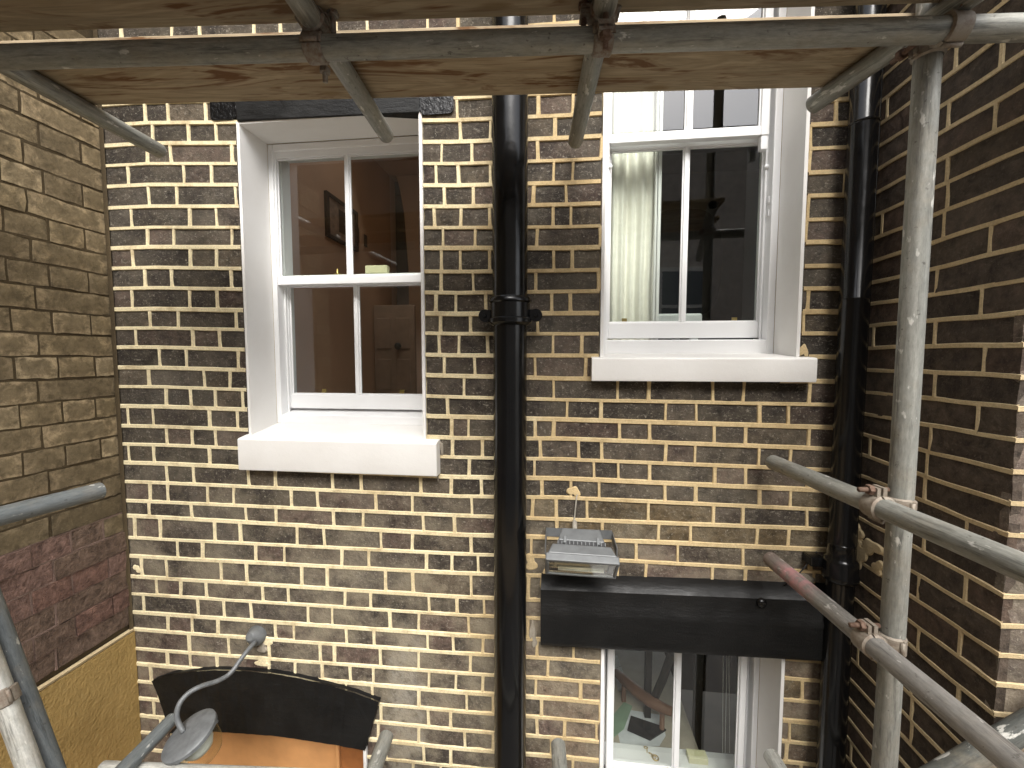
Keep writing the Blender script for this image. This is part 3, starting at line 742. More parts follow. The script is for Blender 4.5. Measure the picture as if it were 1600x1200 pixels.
# ------------------------------------------------------------------ doorway under the arch
dr = empty('door_recess', (-1.2, D, GZ), 'orange painted doorway panel with timber edge under the black arch', 'door')
YD = D + .085
xe = SY(527, 1190, YD).x; xw = SY(566, 1190, D).x
buildw(BX(-1.66, xe, YD, YD + .04, GZ, -1.48), 'door_panel', 'orange_panel', dr)
buildw(BX(xe + .002, xe + .018, YD - .018, YD + .04, GZ, -1.48), 'door_stop', 'orange_panel', dr, False, .004)
buildw(BX(xe + .020, -.765, YD - .006, YD + .04, GZ, -1.48), 'door_frame', 'orange_wood', dr, False, .003)
buildw(BX(-.780, -.7655, D - .006, YD - .008, GZ, -1.545), 'door_jamb', 'white_masonry', dr, False, .003)

# ------------------------------------------------------------------ pipes
def pipe(name, label, x, y, r, z0, z1, mat, seam=False):
    e = empty(name, (x, y, z0), label, 'pipe'); f = nz(int(x * 77)); return e
px_, py_ = SY(797, 600, 1.447).x, 1.447
zc = SY(797, 484, 1.40).z
pc = empty('downpipe', (px_, py_, GZ), 'thick glossy black soil pipe between the two upper windows', 'pipe')
def ring(prof, x, y, n=32): return MB().lathe(prof, n, Matrix.Translation((x, y, 0)))
buildw(ring([(.0600, zc + .02)] + [(.0600 + .0004 * nz(3)(z), z) for z in frange(zc + .03, 3.0, .1)], px_, py_), 'pipe_section', 'black_gloss', pc, True)
buildw(ring([(.0580, GZ)] + [(.0580 + .0004 * nz(4)(z), z) for z in frange(GZ + .1, zc - .03, .1)] + [(.0580, zc)], px_, py_), 'pipe_section', 'black_gloss', pc, True)
buildw(ring([(.059, zc + .042), (.068, zc + .046), (.074, zc + .038), (.074, zc + .030), (.068, zc + .025), (.068, zc - .022), (.074, zc - .027), (.074, zc - .040), (.066, zc - .046), (.057, zc - .050)], px_, py_), 'collar', 'black_gloss', pc, 'auto')
for s in (-1, 1):
    m = MB().lathe([(0, -.012), (.019, -.012), (.022, -.008), (.022, .012), (0, .012)], 20, Matrix.Translation((px_ + s * .088, py_ + .012, zc - .014)) @ Matrix.Rotation(R(90), 4, 'X'))
    m.box(px_ + (s * .055 if s > 0 else -.088), px_ + (.088 if s > 0 else -.055), py_ + .003, py_ + .022, zc - .030, zc + .006)
    lug = buildw(m, 'lug', 'black_gloss', pc, 'auto')
    buildw(MB().lathe([(0, .008), (.007, .008), (.008, .004), (.008, -.004)], 6, Matrix.Translation((px_ + s * .088, py_ - .004, zc - .014)) @ Matrix.Rotation(R(90), 4, 'X')), 'bolt', 'black_gloss', lug)
qx, qy = SY(1333, 500, 1.468).x, 1.468
qc = empty('downpipe', (qx, qy, GZ), 'slimmer black rainwater pipe in the right corner, with a bulging socket low down', 'pipe')
za, zb_, zs = SY(1340, 184, 1.43).z, SY(1333, 465, 1.43).z, SY(1305, 893, 1.43).z
buildw(ring([(.0385, zs + .02), (.0385, zb_ - .004), (.0395, zb_ - .002), (.0395, zb_ + .001), (.0385, zb_ + .003), (.0385, za - .006), (.041, za - .004), (.0415, za), (.0385, za + .004), (.0385, 3.0)], qx, qy), 'pipe_section', 'black_gloss', qc, 'auto')
buildw(ring([(.0385, GZ), (.0385, zs + .0)], qx, qy), 'pipe_section', 'black_gloss', qc, True)
buildw(ring([(.0387, zs + .082), (.0405, zs + .080), (.0405, zs + .074), (.0392, zs + .072), (.0392, zs + .036), (.044, zs + .030), (.049, zs + .020), (.049, zs - .020), (.0515, zs - .024), (.0515, zs - .036), (.046, zs - .044), (.0386, zs - .048)], qx, qy), 'socket', 'black_gloss', qc, 'auto')
buildw(MB().tube([(qx + .036, qy - .014, GZ + .1), (qx + .036, qy - .014, 2.9)], .0028, 8), 'seam', 'black_gloss', qc, True)
m = MB().box(qx - .085, qx - .04, qy + .01, D - .002, zs - .012, zs + .02); buildw(m, 'lug', 'black_gloss', qc, False, .004)
p = [SY(1222, 917, D - .02), SY(1240, 905, D - .03), SY(1256, 888, D - .035), SY(1276, 862, D - .012)]
thing(MB().tube(p, .0022, 8), 'cable', 'black_plastic', 'thin black cable running up from the lintel beam to the corner pipe', 'cable', smooth=True)

# ------------------------------------------------------------------ floodlight
fe = R(38); fa = Vector((0, -math.cos(fe), -math.sin(fe))); fp = Vector((0, -math.sin(fe), math.cos(fe)))
fcn = SY(908, 880, 1.375)
FM = Matrix(((1, fp.x, fa.x, fcn.x), (0, fp.y, fa.y, fcn.y), (0, fp.z, fa.z, fcn.z), (0, 0, 0, 1)))
FM = FM @ Matrix.Rotation(R(-2.0), 4, 'Z')
fl = empty('floodlight', (fcn.x, D, fcn.z), 'grey metal floodlight tilted downwards above the black lintel beam', 'floodlight')
def frust(hx0, hy0, z0, hx1, hy1, z1):
    return MB().add([(-hx0, -hy0, z0), (hx0, -hy0, z0), (hx0, hy0, z0), (-hx0, hy0, z0), (-hx1, -hy1, z1), (hx1, -hy1, z1), (hx1, hy1, z1), (-hx1, hy1, z1)],
        [(0, 3, 2, 1), (4, 5, 6, 7), (0, 1, 5, 4), (1, 2, 6, 5), (2, 3, 7, 6), (3, 0, 4, 7)])
hx, hy = .118, .054
buildw(frust(.096, .042, -.042, .112, .050, -.004).xform(FM), 'housing', 'alu_grey', fl, False, .004)
m = MB().box(-hx, hx, hy - .014, hy, -.004, .022).box(-hx, hx, -hy, -hy + .012, -.004, .022).box(-hx, -hx + .012, -hy + .012, hy - .014, -.004, .022).box(hx - .012, hx, -hy + .012, hy - .014, -.004, .022)
fr_ = buildw(m.xform(FM), 'front_frame', 'alu_grey', fl, False, .004)
m = MB().box(-hx + .012, -hx + .030, -hy + .012, hy - .014, .0, .010).box(hx - .030, hx - .012, -hy + .012, hy - .014, .0, .010).box(-hx + .03, hx - .03, -hy + .012, -hy + .018, .0, .010).box(-hx + .03, hx - .03, hy - .020, hy - .014, .0, .010)
buildw(m.xform(FM), 'gasket', 'alu_dark', fl)
m = MB().add([(-.088, -.038, .003), (.088, -.038, .003), (.088, .036, .003), (-.088, .036, .003), (-.05, -.01, -.002), (.05, -.01, -.002), (.02, .03, -.001), (-.02, .03, -.001)],
             [(0, 1, 5, 4), (1, 2, 6, 5), (2, 3, 7, 6), (3, 0, 4, 7), (4, 5, 6, 7)])
buildw(m.xform(FM), 'reflector', 'reflector', fl)
buildw(MB().tube([(-.075, -.020, .010), (.075, -.020, .010)], .009, 14).xform(FM), 'lamp_tube', 'tube_lamp', fl, True)
buildw(MB().box(-hx + .012, hx - .012, -hy + .012, hy - .014, .017, .020).xform(FM), 'lamp_glass', 'glass', fl)
buildw(MB().box(-.080, .080, -.034, .036, -.056, -.042).xform(FM), 'fin_core', 'alu_dark', fl)
for k in range(13):
    x = -.078 + k * .013; buildw(MB().box(x - .0015, x + .0015, -.038, .0405, -.055, -.043).xform(FM), 'cooling_fin', 'alu_grey', fl)
bx_ = buildw(frust(.064, .030, -.108, .078, .040, -.056).xform(FM), 'gear_box', 'alu_grey', fl, False, .004)
for x in (-.055, .055): buildw(MB().box(x - .005, x + .005, .034, .0435, -.072, -.046).xform(FM), 'clip', 'alu_grey', bx_, False, .001)
m = MB().box(fcn.x - .121, fcn.x - .118, 1.40, D - .003, fcn.z + .01, fcn.z + .052).box(fcn.x - .118, fcn.x + .118, D - .006, D - .003, fcn.z + .02, fcn.z + .052).box(fcn.x + .118, fcn.x + .121, 1.40, D - .003, fcn.z + .01, fcn.z + .045)
buildw(m, 'bracket', 'alu_grey', fl)
p = [SY(902, 773, D - .002), SY(901, 776, D - .010), SY(899, 795, D - .012), SY(897, 815, D - .014), SY(898, 828, D - .05)]
buildw(MB().tube(p, .0026, 8), 'cable', 'wire_grey', fl, True)
buildw(MB().tube([SY(898, 815, D - .012), SY(898, 831, D - .045)], .009, 10), 'cable_gland', 'wire_grey', fl, True)

# ------------------------------------------------------------------ swan-neck wall lamp
p0 = SY(402, 992, D)
lm = empty('wall_lamp', (p0.x, D, p0.z), 'grey swan-neck outdoor wall lamp with round cap and clear glass, lower left', 'lamp')
buildw(MB().lathe([(0, -.002), (.040, -.002), (.040, .008), (.034, .018), (.022, .040), (.014, .048), (0, .048)], 24, Matrix.Translation(p0) @ Matrix.Rotation(R(90), 4, 'X') @ Matrix.Rotation(R(-25), 4, 'X')), 'mount', 'lamp_grey', lm, 'auto')
arm = [SY(399, 1003, D - .035), SY(388, 1015, D - .07), SY(375, 1032, D - .105), SY(360, 1052, D - .14), SY(340, 1064, D - .18), SY(315, 1072, D - .225), SY(296, 1082, D - .255), SY(282, 1097, D - .28), SY(276, 1115, D - .295), SY(279, 1130, D - .30), SY(287, 1144, D - .303)]
sm = []
for i in range(len(arm) - 1):
    p_, q_ = arm[i], arm[i+1]; a_ = arm[max(i-1, 0)]; b_ = arm[min(i+2, len(arm)-1)]
    for k in range(4):
        t_ = k / 4; sm.append(.5 * ((2*p_) + (q_ - a_) * t_ + (2*a_ - 5*p_ + 4*q_ - b_) * t_**2 + (3*p_ - a_ - 3*q_ + b_) * t_**3))
sm.append(arm[-1])
buildw(MB().tube(sm, .0085, 14), 'arm', 'lamp_grey', lm, True)
cc = SY(294, 1146, D - .308); vw = -cc.normalized(); ax = upv * .75 - rt * .66; ax = (ax - vw * ax.dot(vw)).normalized(); ax = vw * .54 + ax * .84
LM = Matrix.Translation(cc) @ ax.to_track_quat('Z', 'Y').to_matrix().to_4x4()
buildw(MB().lathe([(0, .006), (.05, .003), (.079, -.002), (.083, -.006), (.083, -.017), (.078, -.019), (0, -.017)], 40, LM), 'cap', 'lamp_grey', lm, 'auto')
buildw(MB().lathe([(.066, -.019), (.068, -.050), (.064, -.085), (.052, -.112), (.03, -.126), (0, -.130)], 32, LM), 'glass_bowl', 'glass', lm, True)
buildw(MB().lathe([(.026, -.018), (.026, -.032), (.034, -.036), (.044, -.05), (.046, -.066), (.036, -.084), (.018, -.093), (0, -.095)], 24, LM), 'bulb', 'bulb', lm, True)
for k in range(3):
    a_ = 2.1 * k + 5.6; buildw(MB().lathe([(0, -.016), (.008, -.016), (.008, -.030), (0, -.030)], 10, LM @ Matrix.Translation((.072 * math.cos(a_), .072 * math.sin(a_), 0))), 'clip', 'alu_grey', lm)

# ------------------------------------------------------------------ scaffold
TR = .02415
def tube(a, b, label, mat='galv', name='scaffold_tube'):
    a, b = Vector(a), Vector(b); L = (b - a).length; n = 28; m = MB(); f = nz(int(L * 1000))
    zz = frange(0, L, .12)
    m.lathe([(TR - .004, .06), (TR - .004, .001), (TR - .0025, 0), (TR, .0015)] + [(TR + .00025 * f(z), z) for z in zz[1:-1]] + [(TR, L - .0015), (TR - .0025, L), (TR - .004, L - .001), (TR - .004, L - .06)], n)
    o = m.build(name, mat, None, 'auto'); o.location = a; o.rotation_mode = 'QUATERNION'; o.rotation_quaternion = (b - a).to_track_quat('Z', 'Y')
    return tag(o, label, 'scaffold tube', 'scaffold tubes')
ZL, ZT, ZBD = .672, .7205, .7455
A_, B_ = SZ(200, 84, ZL), SZ(1300, 52, ZL); dl = (B_ - A_).normalized(); dpn = Vector((-dl.y, dl.x, 0))
def on_ledger(x): return A_ + dl * ((x - A_.x) / dl.x)
tube(on_ledger(-1.74), on_ledger(1.9), 'long galvanised scaffold tube crossing the whole top under the boards')
ends = {}
for key, u, v, lab in (('T1', 250, 236, 'scaffold cross tube at upper left, its end nearly touching the brick wall'), ('T2', 604, 212, 'scaffold cross tube sticking out in front of the left sash window top'),
                  ('T3', 899, 221, 'scaffold cross tube hanging between black soil pipe and upper right window')):
    e = SZ(u, v, ZT); ends[key] = e; tube(e, e - dpn * 1.25, lab, 'galv')
e4, f4 = SZ(1270, 164, ZT), SZ(1482, 16, ZT); tube(e4, e4 + (f4 - e4).normalized() * 1.2, 'scaffold cross tube at upper right, running to the corner coupler')
st = on_ledger(.80) + dpn * .052
sx = SY(1421, 600, st.y).x; st = on_ledger(sx) + dpn * .052
tube((st.x, st.y, GZ), (st.x, st.y, 1.7), 'upright galvanised scaffold standard on the right, in front of the brick wall', 'galv')
rA = SY(1207, 722, 1.475); rB = SY(1203, 873, 1.475)
dA = (SY(1600, 884, .93) - rA); dA.z = 0
tA = (Vector((st.x - .052, st.y, 0)) - Vector((rA.x, rA.y, 0))); tA.z = 0; tA.normalize()
tube(rA, rA + tA * 1.9, 'upper of the two sloping guard rail tubes on the right', 'galv')
tB = (Vector((st.x - .054, st.y, 0)) - Vector((rB.x, rB.y, 0))); tB.normalize(); tB.z = 0; tB.normalize()
tube(rB, rB + tB * 1.9, 'lower guard rail tube on the right, with a smear of pink paint', 'galv_pink')
# left side
l1 = SY(158, 764, 1.16); l1.z = -.40; l1 = SZ(158, 766, -.40); l0 = SZ(-60, 822, -.40)
tube(l1, l1 + (l0 - l1).normalized() * 1.2, 'short horizontal scaffold rail at the left edge, its end chipped with white paint', 'galv_dark')
sl = SY(-22, 850, 1.13); tube((sl.x, sl.y, GZ), (sl.x, sl.y, 1.5), 'scaffold standard just showing at the left edge', 'galv_dark')
a, b = SY(-27, 1000, .93), SY(47, 1200, .93); tube(a - (b - a) * 1.1, b + (b - a) * 2.2, 'pale slanting scaffold brace at the lower left corner', 'galv_pale')
a2, b2 = SY(8, 1000, .99), SY(82, 1200, .99); tube(a2 - (b2 - a2) * .62, b2 + (b2 - a2) * 2.2, 'dark grey slanting scaffold brace beside the pale one, lower left', 'galv_dark')
# lower lift
ZT2 = -1.3
for u, v, mt, lab in ((270, 1124, 'galv_dark', 'low scaffold cross tube behind the wall lamp'), (604, 1150, 'galv', 'low scaffold tube end beside the black arch, at the bottom'),
                  (872, 1163, 'galv', 'low scaffold tube end just right of the soil pipe, at the bottom edge'), (1204, 1180, 'galv_pale', 'low scaffold tube end in front of the lower right window reveal')):
    e = SZ(u, v, ZT2); tube(e, e - dpn * 1.2, lab, mt)
q0 = SZ(158, 1203, ZT2 - .049); tube(q0, q0 + dl * 2.6, 'pale horizontal scaffold tube along the bottom edge under the wall lamp', 'galv_pale')
a3, b3 = SY(1433, 1232, .985), SY(1600, 1136, .985); tube(a3 - (b3 - a3) * 1.6, b3 + (b3 - a3) * 1.5, 'dark thick scaffold brace crossing the bottom right corner', 'galv_brace')
# boards
def board(c0, L, wd, z, label, group, th=.018):
    m = MB().box(0, L, 0, wd, 0, th); o = m.build('scaffold_board', 'wood', None, False, .0015)
    o.location = (c0.x, c0.y, z); o.rotation_euler = (0, 0, math.atan2(dl.y, dl.x)); return tag(o, label, 'scaffold board', group)
TB = .018
n0 = SZ(700, 42, ZBD + TB); fB = SZ(700, 151, ZBD); wB_ = (fB - n0).dot(dpn); n0.z = 0
s0 = n0 + dl * ((-1.395 - n0.x) / dl.x)
board(s0, 2.20, wB_, ZBD, 'scaffold board nearest the brick wall, overhead, with dark grain marks', 'scaffold boards overhead')
fA = SZ(700, 29, ZBD); n1 = fA - dpn * .235; s1 = n1 + dl * ((-1.72 - n1.x) / dl.x)
board(s1, 2.60, .235, ZBD, 'scaffold board at the very top edge, nearer than the other', 'scaffold boards overhead')
for k in range(3):
    o = n0 - dpn * (.30 + .235 * (k + 1)); o = o + dl * ((-1.6 - o.x) / dl.x)
    board(o, 3.0, .228, ZT2 + .026, ('first', 'second', 'third')[k] + ' scaffold board underfoot counted from the brick wall', 'scaffold boards underfoot', .038)

# couplers
def coupler(p, A, N, label, mat='clamp', bolt='rust', flip=1, single=False):
    """right-angle coupler: first tube along A through p, second tube beyond it in direction N"""
    A = Vector(A).normalized(); N = Vector(N); N = (N - A * N.dot(A)).normalized(); B = N.cross(A)
    e = empty('coupler', p, label, 'coupler', 'scaffold couplers')
    M = Matrix(((A.x, B.x, N.x, 0), (A.y, B.y, N.y, 0), (A.z, B.z, N.z, 0), (0, 0, 0, 1)))
    def arc(a0, a1, r0, r1, hw, n=14):
        m = MB(); vv = []
        for i in range(n + 1):
            a_ = a0 + (a1 - a0) * i / n
            for r_, x in ((r0, -hw), (r1, -hw * .85), (r1, hw * .85), (r0, hw)): vv.append((x, r_ * math.sin(a_), r_ * math.cos(a_)))
        m.add(vv, [(4*i+k, 4*i+k+1, 4*i+5+k, 4*i+4+k) for i in range(n) for k in range(3)] + [(0, 1, 2, 3), tuple(4*n + k for k in (3, 2, 1, 0))]); return m
    T2 = Matrix.Translation((0, 0, .050)) @ Matrix.Rotation(R(90), 4, 'Z') @ Matrix.Rotation(R(180), 4, 'X')
    for j, T in enumerate((Matrix(), T2)):
        if single and j: break
        body = arc(R(-100), R(100), .0246, .0292, .024); body.box(-.02, .02, -.02, .02, .024, .027)
        body.box(-.016, .016, .028 * flip - .004, .028 * flip + .020, -.002, .007)
        body.xform(M @ T).build('clamp_saddle', mat, e, 'auto')
        fl_ = arc(R(106), R(254), .0248, .0300, .021); fl_.box(-.014, .014, flip * .027 - .004, flip * .027 + .020, -.014, -.006)
        fl_.xform(M @ T).build('clamp_flap', mat, e, 'auto')
        bt = MB().tube([(0, flip * .040, .022), (0, flip * .040, -.046)], .0058, 10).xform(M @ T).build('bolt', bolt, e, True)
        nu = MB().lathe([(0, -.026), (.0115, -.026), (.0125, -.024), (.0125, -.016), (.0115, -.0145), (0, -.0145)], 6, Matrix.Translation((0, flip * .040, 0))).xform(M @ T).build('nut', bolt, bt)
        MB().tube([(-.018, -flip * .031, -.002), (.018, -flip * .031, -.002)], .005, 10).xform(M @ T).build('hinge_pin', mat, e, True)
    return e
def cross_point(p, d, q, e_):                # point on line p+d nearest to line q+e
    d = d.normalized(); e_ = e_.normalized(); n_ = d.cross(e_); return p + d * ((q - p).cross(e_).dot(n_) / n_.dot(n_))
UP = Vector((0, 0, 1))
for key, lab, fl_, mt in (('T2', 'small steel coupler with hanging bolt, left half of the long top tube', -1, 'clamp'), ('T3', 'rusty coupler where a cross tube meets the long top tube near the soil pipe', 1, 'clamp')):
    c = cross_point(A_, dl, ends[key], dpn); coupler(c, -dl, UP, lab, mt, 'rust' if key == 'T3' else 'clamp', fl_, False)
c = cross_point(A_, dl, st, UP); coupler(c, dl, dpn, 'large corner coupler joining the long top tube to the right standard', 'clamp_pale', 'rust', -1)
c = cross_point(rA, tA, st, UP); c.z = rA.z; coupler(c, -tA, Vector((1, 0, 0)), 'rusty coupler joining the upper guard rail to the right standard', 'clamp_pale', 'rust', 1)
c = cross_point(rB, tB, st, UP); c.z = rB.z; coupler(c, -tB, Vector((1, 0, 0)), 'rusty coupler joining the lower guard rail to the right standard', 'clamp_pale', 'rust', 1)
ab = (b - a).normalized(); c = SY(-8, 1092, .93); c = a + ab * ((c - a).dot(ab)); coupler(c, ab, Vector((-.3, -1, 0)), 'plaster-crusted coupler on the pale brace at the left edge', 'clamp_pale', 'clamp_pale', -1, True)
# ------------------------------------------------------------------ rooms behind the windows
def shell(name, x0, x1, y0, y1, z0, z1, mat, floor, skip=()):
    m = MB(); T = .05
    if 'left' not in skip: m.box(x0 - T, x0, y0, y1, z0, z1)
    if 'right' not in skip: m.box(x1, x1 + T, y0, y1, z0, z1)
    if 'far' not in skip: m.box(x0 - T, x1 + T, y1, y1 + T, z0, z1)
    if 'ceiling' not in skip: m.box(x0 - T, x1 + T, y0, y1 + T, z1, z1 + T)
    o = struct(m.build(name, mat)); f = struct(BX(x0, x1, y0, y1, z0 - T, z0 - .001).build('floor', floor)); return o
YI = D + .262
# left room: peach walls, an arch into a brown hall; an unseen ceiling gap is added to brighten the room
XW = -1.47
shell('room_walls', XW, .02, YI, 3.6, -1.0, 1.55, 'peach_wall', 'room_floor', ('far', 'ceiling'))
struct(MB().box(XW - .05, .07, YI, 2.05, 1.552, 1.60).box(XW - .05, .07, 2.75, 3.72, 1.552, 1.60).build('ceiling', 'peach_pale'))
YF_ = 3.6
ax0, ax1 = SY(552, 340, YF_).x, SY(637, 340, YF_).x; az = SY(590, 262, YF_).z
m = MB().box(XW, ax0, YF_, YF_ + .12, -1.0, 1.55).box(ax1, .02, YF_, YF_ + .12, -1.0, 1.55)
n = 16; arcp = [(ax0 + (ax1 - ax0) * k / n, .75 + (az - .75 + .25) * math.sqrt(max(0, 1 - ((k / n - .35) / .65 if k / n > .35 else (k / n - .35) / .8) ** 2))) for k in range(n + 1)]
for (xa, za_), (xb2, zb2) in zip(arcp, arcp[1:]):
    m.add([(xa, YF_, za_), (xb2, YF_, zb2), (xb2, YF_, 1.55), (xa, YF_, 1.55), (xa, YF_ + .12, za_), (xb2, YF_ + .12, zb2), (xb2, YF_ + .12, 1.55), (xa, YF_ + .12, 1.55)], [(0, 1, 2, 3), (7, 6, 5, 4), (0, 4, 5, 1)])
struct(m.build('partition', 'peach_pale'))
struct(MB().box(-2.9, .2, 5.2, 5.3, -1.0, 2.0).box(-2.95, -2.9, 3.72, 5.2, -1., 2.0).box(.2, .25, 3.72, 5.2, -1., 2.0).box(-2.9, .2, 3.72, 5.2, -1.05, -1.0).box(-2.9, .2, 3.72, 5.3, 2.002, 2.05).box(-2.9, -1.53, 3.66, 3.72, -1, 2.).build('hall_walls', 'brown_hall'))
pf = empty('picture_frame', (XW, SX(508, 330, XW).y, .3), 'framed print hanging on the peach wall seen through the left window', 'picture')
ya, yb_ = SX(509, 330, XW + .01).y, SX(558, 360, XW + .01).y; zt_, zb_ = SX(509, 298, XW + .01).z, SX(509, 368, XW + .01).z
m = MB().box(XW + .001, XW + .02, ya, yb_, zt_ - .02, zt_).box(XW + .001, XW + .02, ya, yb_, zb_, zb_ + .02).box(XW + .001, XW + .02, ya, ya + .03, zb_ + .02, zt_ - .02).box(XW + .001, XW + .02, yb_ - .03, yb_, zb_ + .02, zt_ - .02)
buildw(m, 'frame', 'dark_wood', pf)
buildw(BX(XW + .001, XW + .008, ya + .03, yb_ - .03, zb_ + .02, zt_ - .02), 'mount_board', 'picture_print', pf)
for y_, w_, h_ in ((.16, .10, .06), (.40, .04, .10), (.52, .05, .12)): buildw(BX(XW + .009, XW + .011, ya + y_, ya + y_ + w_, zb_ + .07, zt_ - h_), 'printed_figure', 'dark_wood', pf)
dj = empty('interior_door', (0, 0, 0)); 
dx0 = SY(585, 540, 3.2).x; dx1 = SY(648, 540, 3.2).x
dj.location = ((dx0 + dx1) / 2, 3.2, -.998); tag(dj, 'brown panelled inner door with round knob seen through the left window', 'door')
buildw(BX(dx0, dx1, 3.2, 3.24, -.998, .40), 'door_leaf', 'door_paint', dj, False, .004)
for k in range(4):
    for s in (0, 1):
        xa = dx0 + .025 + s * (dx1 - dx0 - .02) / 2; buildw(BX(xa, xa + (dx1 - dx0) / 2 - .05, 3.19, 3.2, -.9 + k * .32, -.66 + k * .32), 'panel', 'door_paint', dj, False, .005)
buildw(MB().lathe([(0, .05), (.02, .048), (.028, .035), (.02, .022), (.01, .015), (.012, 0)], 16, Matrix.Translation(SY(624, 541, 3.2)) @ Matrix.Rotation(R(90), 4, 'X')), 'knob', 'black_plastic', dj, True)
p = SY(573, 434, 1.752); q = SY(607, 421, 1.752); zt_ = l_.location.z
tz = SY(500, 432, 1.752).z + .0045
thing(BX(p.x, q.x, 1.736, 1.766, tz, tz + .034), 'wax_block', 'cream_block', 'small cream block on the meeting rail of the left window', 'block', bevel=.004)
ft = empty('sash_fastener', (SY(528, 430, 1.755).x, 1.755, tz), 'small brass fastener on the meeting rail of the left window', 'fastener')
buildw(BX(ft.location.x - .012, ft.location.x + .02, 1.742, 1.764, tz, tz + .004), 'plate', 'brass', ft)
buildw(MB().lathe([(0, .028), (.004, .026), (.004, .012), (.007, .008), (.007, .004)], 12, Matrix.Translation((ft.location.x, 1.753, tz))), 'knob', 'brass', ft, True)
# upper right room: dark, with curtain, chair and desk
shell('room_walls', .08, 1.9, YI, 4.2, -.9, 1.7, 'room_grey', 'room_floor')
c0, c1 = SY(944, 360, 1.838).x, SY(1028, 360, 1.838).x
m = MB(); nx_, nz_ = 70, 30; rnd = random.Random(4); ph = [(rnd.uniform(14, 60), rnd.uniform(0, 6), rnd.uniform(.3, 1)) for _ in range(5)]
for j in range(nz_ + 1):
    z = .0 + 1.42 * j / nz_; gather = 1 - .05 * math.exp(-((z - .25) / .25) ** 2)
    for i in range(nx_ + 1):
        s = i / nx_; x = c0 + (c1 - c0) * s * gather
        y = 1.838 + .011 * sum(a_ * math.sin(k_ * s * .62 + p_ + z * (1.2 * a_)) for k_, p_, a_ in ph)
        m.v.append((x, y, z))
for j in range(nz_):
    for i in range(nx_): k = j * (nx_ + 1) + i; m.f.append((k, k + 1, k + nx_ + 2, k + nx_ + 1))
o = thing(m, 'curtain', 'curtain', 'cream curtain hanging in folds behind the upper right window', 'curtain', smooth=True)
md = o.modifiers.new('s', 'SOLIDIFY'); md.thickness = .003
dk = empty('desk', (.62, 2.0, -.85), 'small white desk behind the glass of the upper right window', 'desk')
a, b = SY(1010, 492, 1.95), SY(1092, 492, 1.95)
buildw(BX(a.x - .1, b.x, 1.90, 2.25, a.z - .045, a.z), 'desk_top', 'desk_white', dk, False, .008)
for x in (a.x - .08, b.x - .04):
    for y in (1.92, 2.2): buildw(BX(x, x + .03, y, y + .03, -.898, a.z - .046), 'leg', 'desk_white', dk)
ch = empty('office_chair', (.66, 2.6, -.898), 'dark chair with rounded back in the room of the upper right window', 'chair')
pc_ = SY(1062, 420, 2.6); m = MB(); n = 24
ol = [(pc_.x + .21 * (abs(math.cos(2*math.pi*k/n)) ** .6) * (1 if math.cos(2*math.pi*k/n) > 0 else -1), pc_.z + .02 + .30 * (abs(math.sin(2*math.pi*k/n)) ** .7) * (1 if math.sin(2*math.pi*k/n) > 0 else -1)) for k in range(n)]
m.add([(x, 2.56, z) for x, z in ol] + [(x, 2.63, z) for x, z in ol], [tuple(range(n)), tuple(range(2*n - 1, n - 1, -1))] + [(k, (k+1) % n, n + (k+1) % n, n + k) for k in range(n)])
buildw(m, 'backrest', 'black_plastic', ch, False, .01)
buildw(BX(pc_.x - .22, pc_.x + .22, 2.64, 3.08, -.45, -.38), 'seat', 'black_plastic', ch, False, .02)
buildw(MB().tube([(pc_.x, 2.86, -.895), (pc_.x, 2.86, -.46)], .03, 12), 'post', 'black_plastic', ch, True)
buildw(MB().tube([(pc_.x, 2.64, -.42), (pc_.x, 2.66, -.1)], .02, 10), 'back_stem', 'black_plastic', ch, True)
# lower right room: desk with papers and a tablet
shell('room_walls', .06, 1.5, YI, 3.4, -2.7, -.96, 'room_grey', 'room_floor', ('far',))  # unseen far side left open, added so daylight brightens the desk
ZI = SY(1010, 1172, 1.86).z
thing(BX(.10, .86, YI + .002, 1.885, ZI - .03, ZI), 'window_board', 'white_paint', 'white inner window board under the lower right window', 'window board', bevel=.004)
ZD = ZI - .06
d2 = empty('desk', (.6, 2.2, -2.69), 'beige desk behind the lower right window, covered with papers', 'desk')
buildw(BX(.10, .66, 1.90, 2.75, ZD - .03, ZD), 'desk_top', 'desk_beige', d2, False, .003)
for x in (.12, .60):
    for y in (1.93, 2.7): buildw(BX(x, x + .04, y, y + .04, -2.698, ZD - .031), 'leg', 'dark_wood', d2)
def sheet(pts, th, z, name, mat, label, cat, bev=0):
    q = [SZ(u, v, z) for u, v in pts]; n = len(q); m = MB()
    m.add([(p.x, p.y, z) for p in q] + [(p.x, p.y, z + th) for p in q], [tuple(range(n))[::-1], tuple(range(n, 2*n))] + [(k, (k+1) % n, n + (k+1) % n, n + k) for k in range(n)])
    return thing(m, name, mat, label, cat, bevel=bev)
sheet([(962, 1128), (985, 1110), (1035, 1118), (1040, 1150), (1030, 1166), (970, 1166)], .002, ZD + .001, 'paper_sheet', 'paper', 'printed white papers lying under the black tablet', 'paper')
sheet([(955, 1122), (975, 1098), (988, 1104), (975, 1140), (952, 1158)], .004, ZD + .001, 'green_folder', 'green_paper', 'pale green folder at the left of the desk behind glass', 'folder')
sheet([(980, 1142), (986, 1120), (1030, 1135), (1041, 1142), (1016, 1158)], .008, ZD + .006, 'tablet', 'tablet_glass', 'black glossy tablet lying on the papers behind the lower right window', 'tablet', .001)
kb = empty('keyboard', SZ(968, 1060, ZD + .004), 'white keyboard at the upper left of the desk behind glass', 'keyboard')
q = [SZ(u, v, ZD + .004) for u, v in ((954, 1030), (964, 1026), (982, 1076), (966, 1080))]
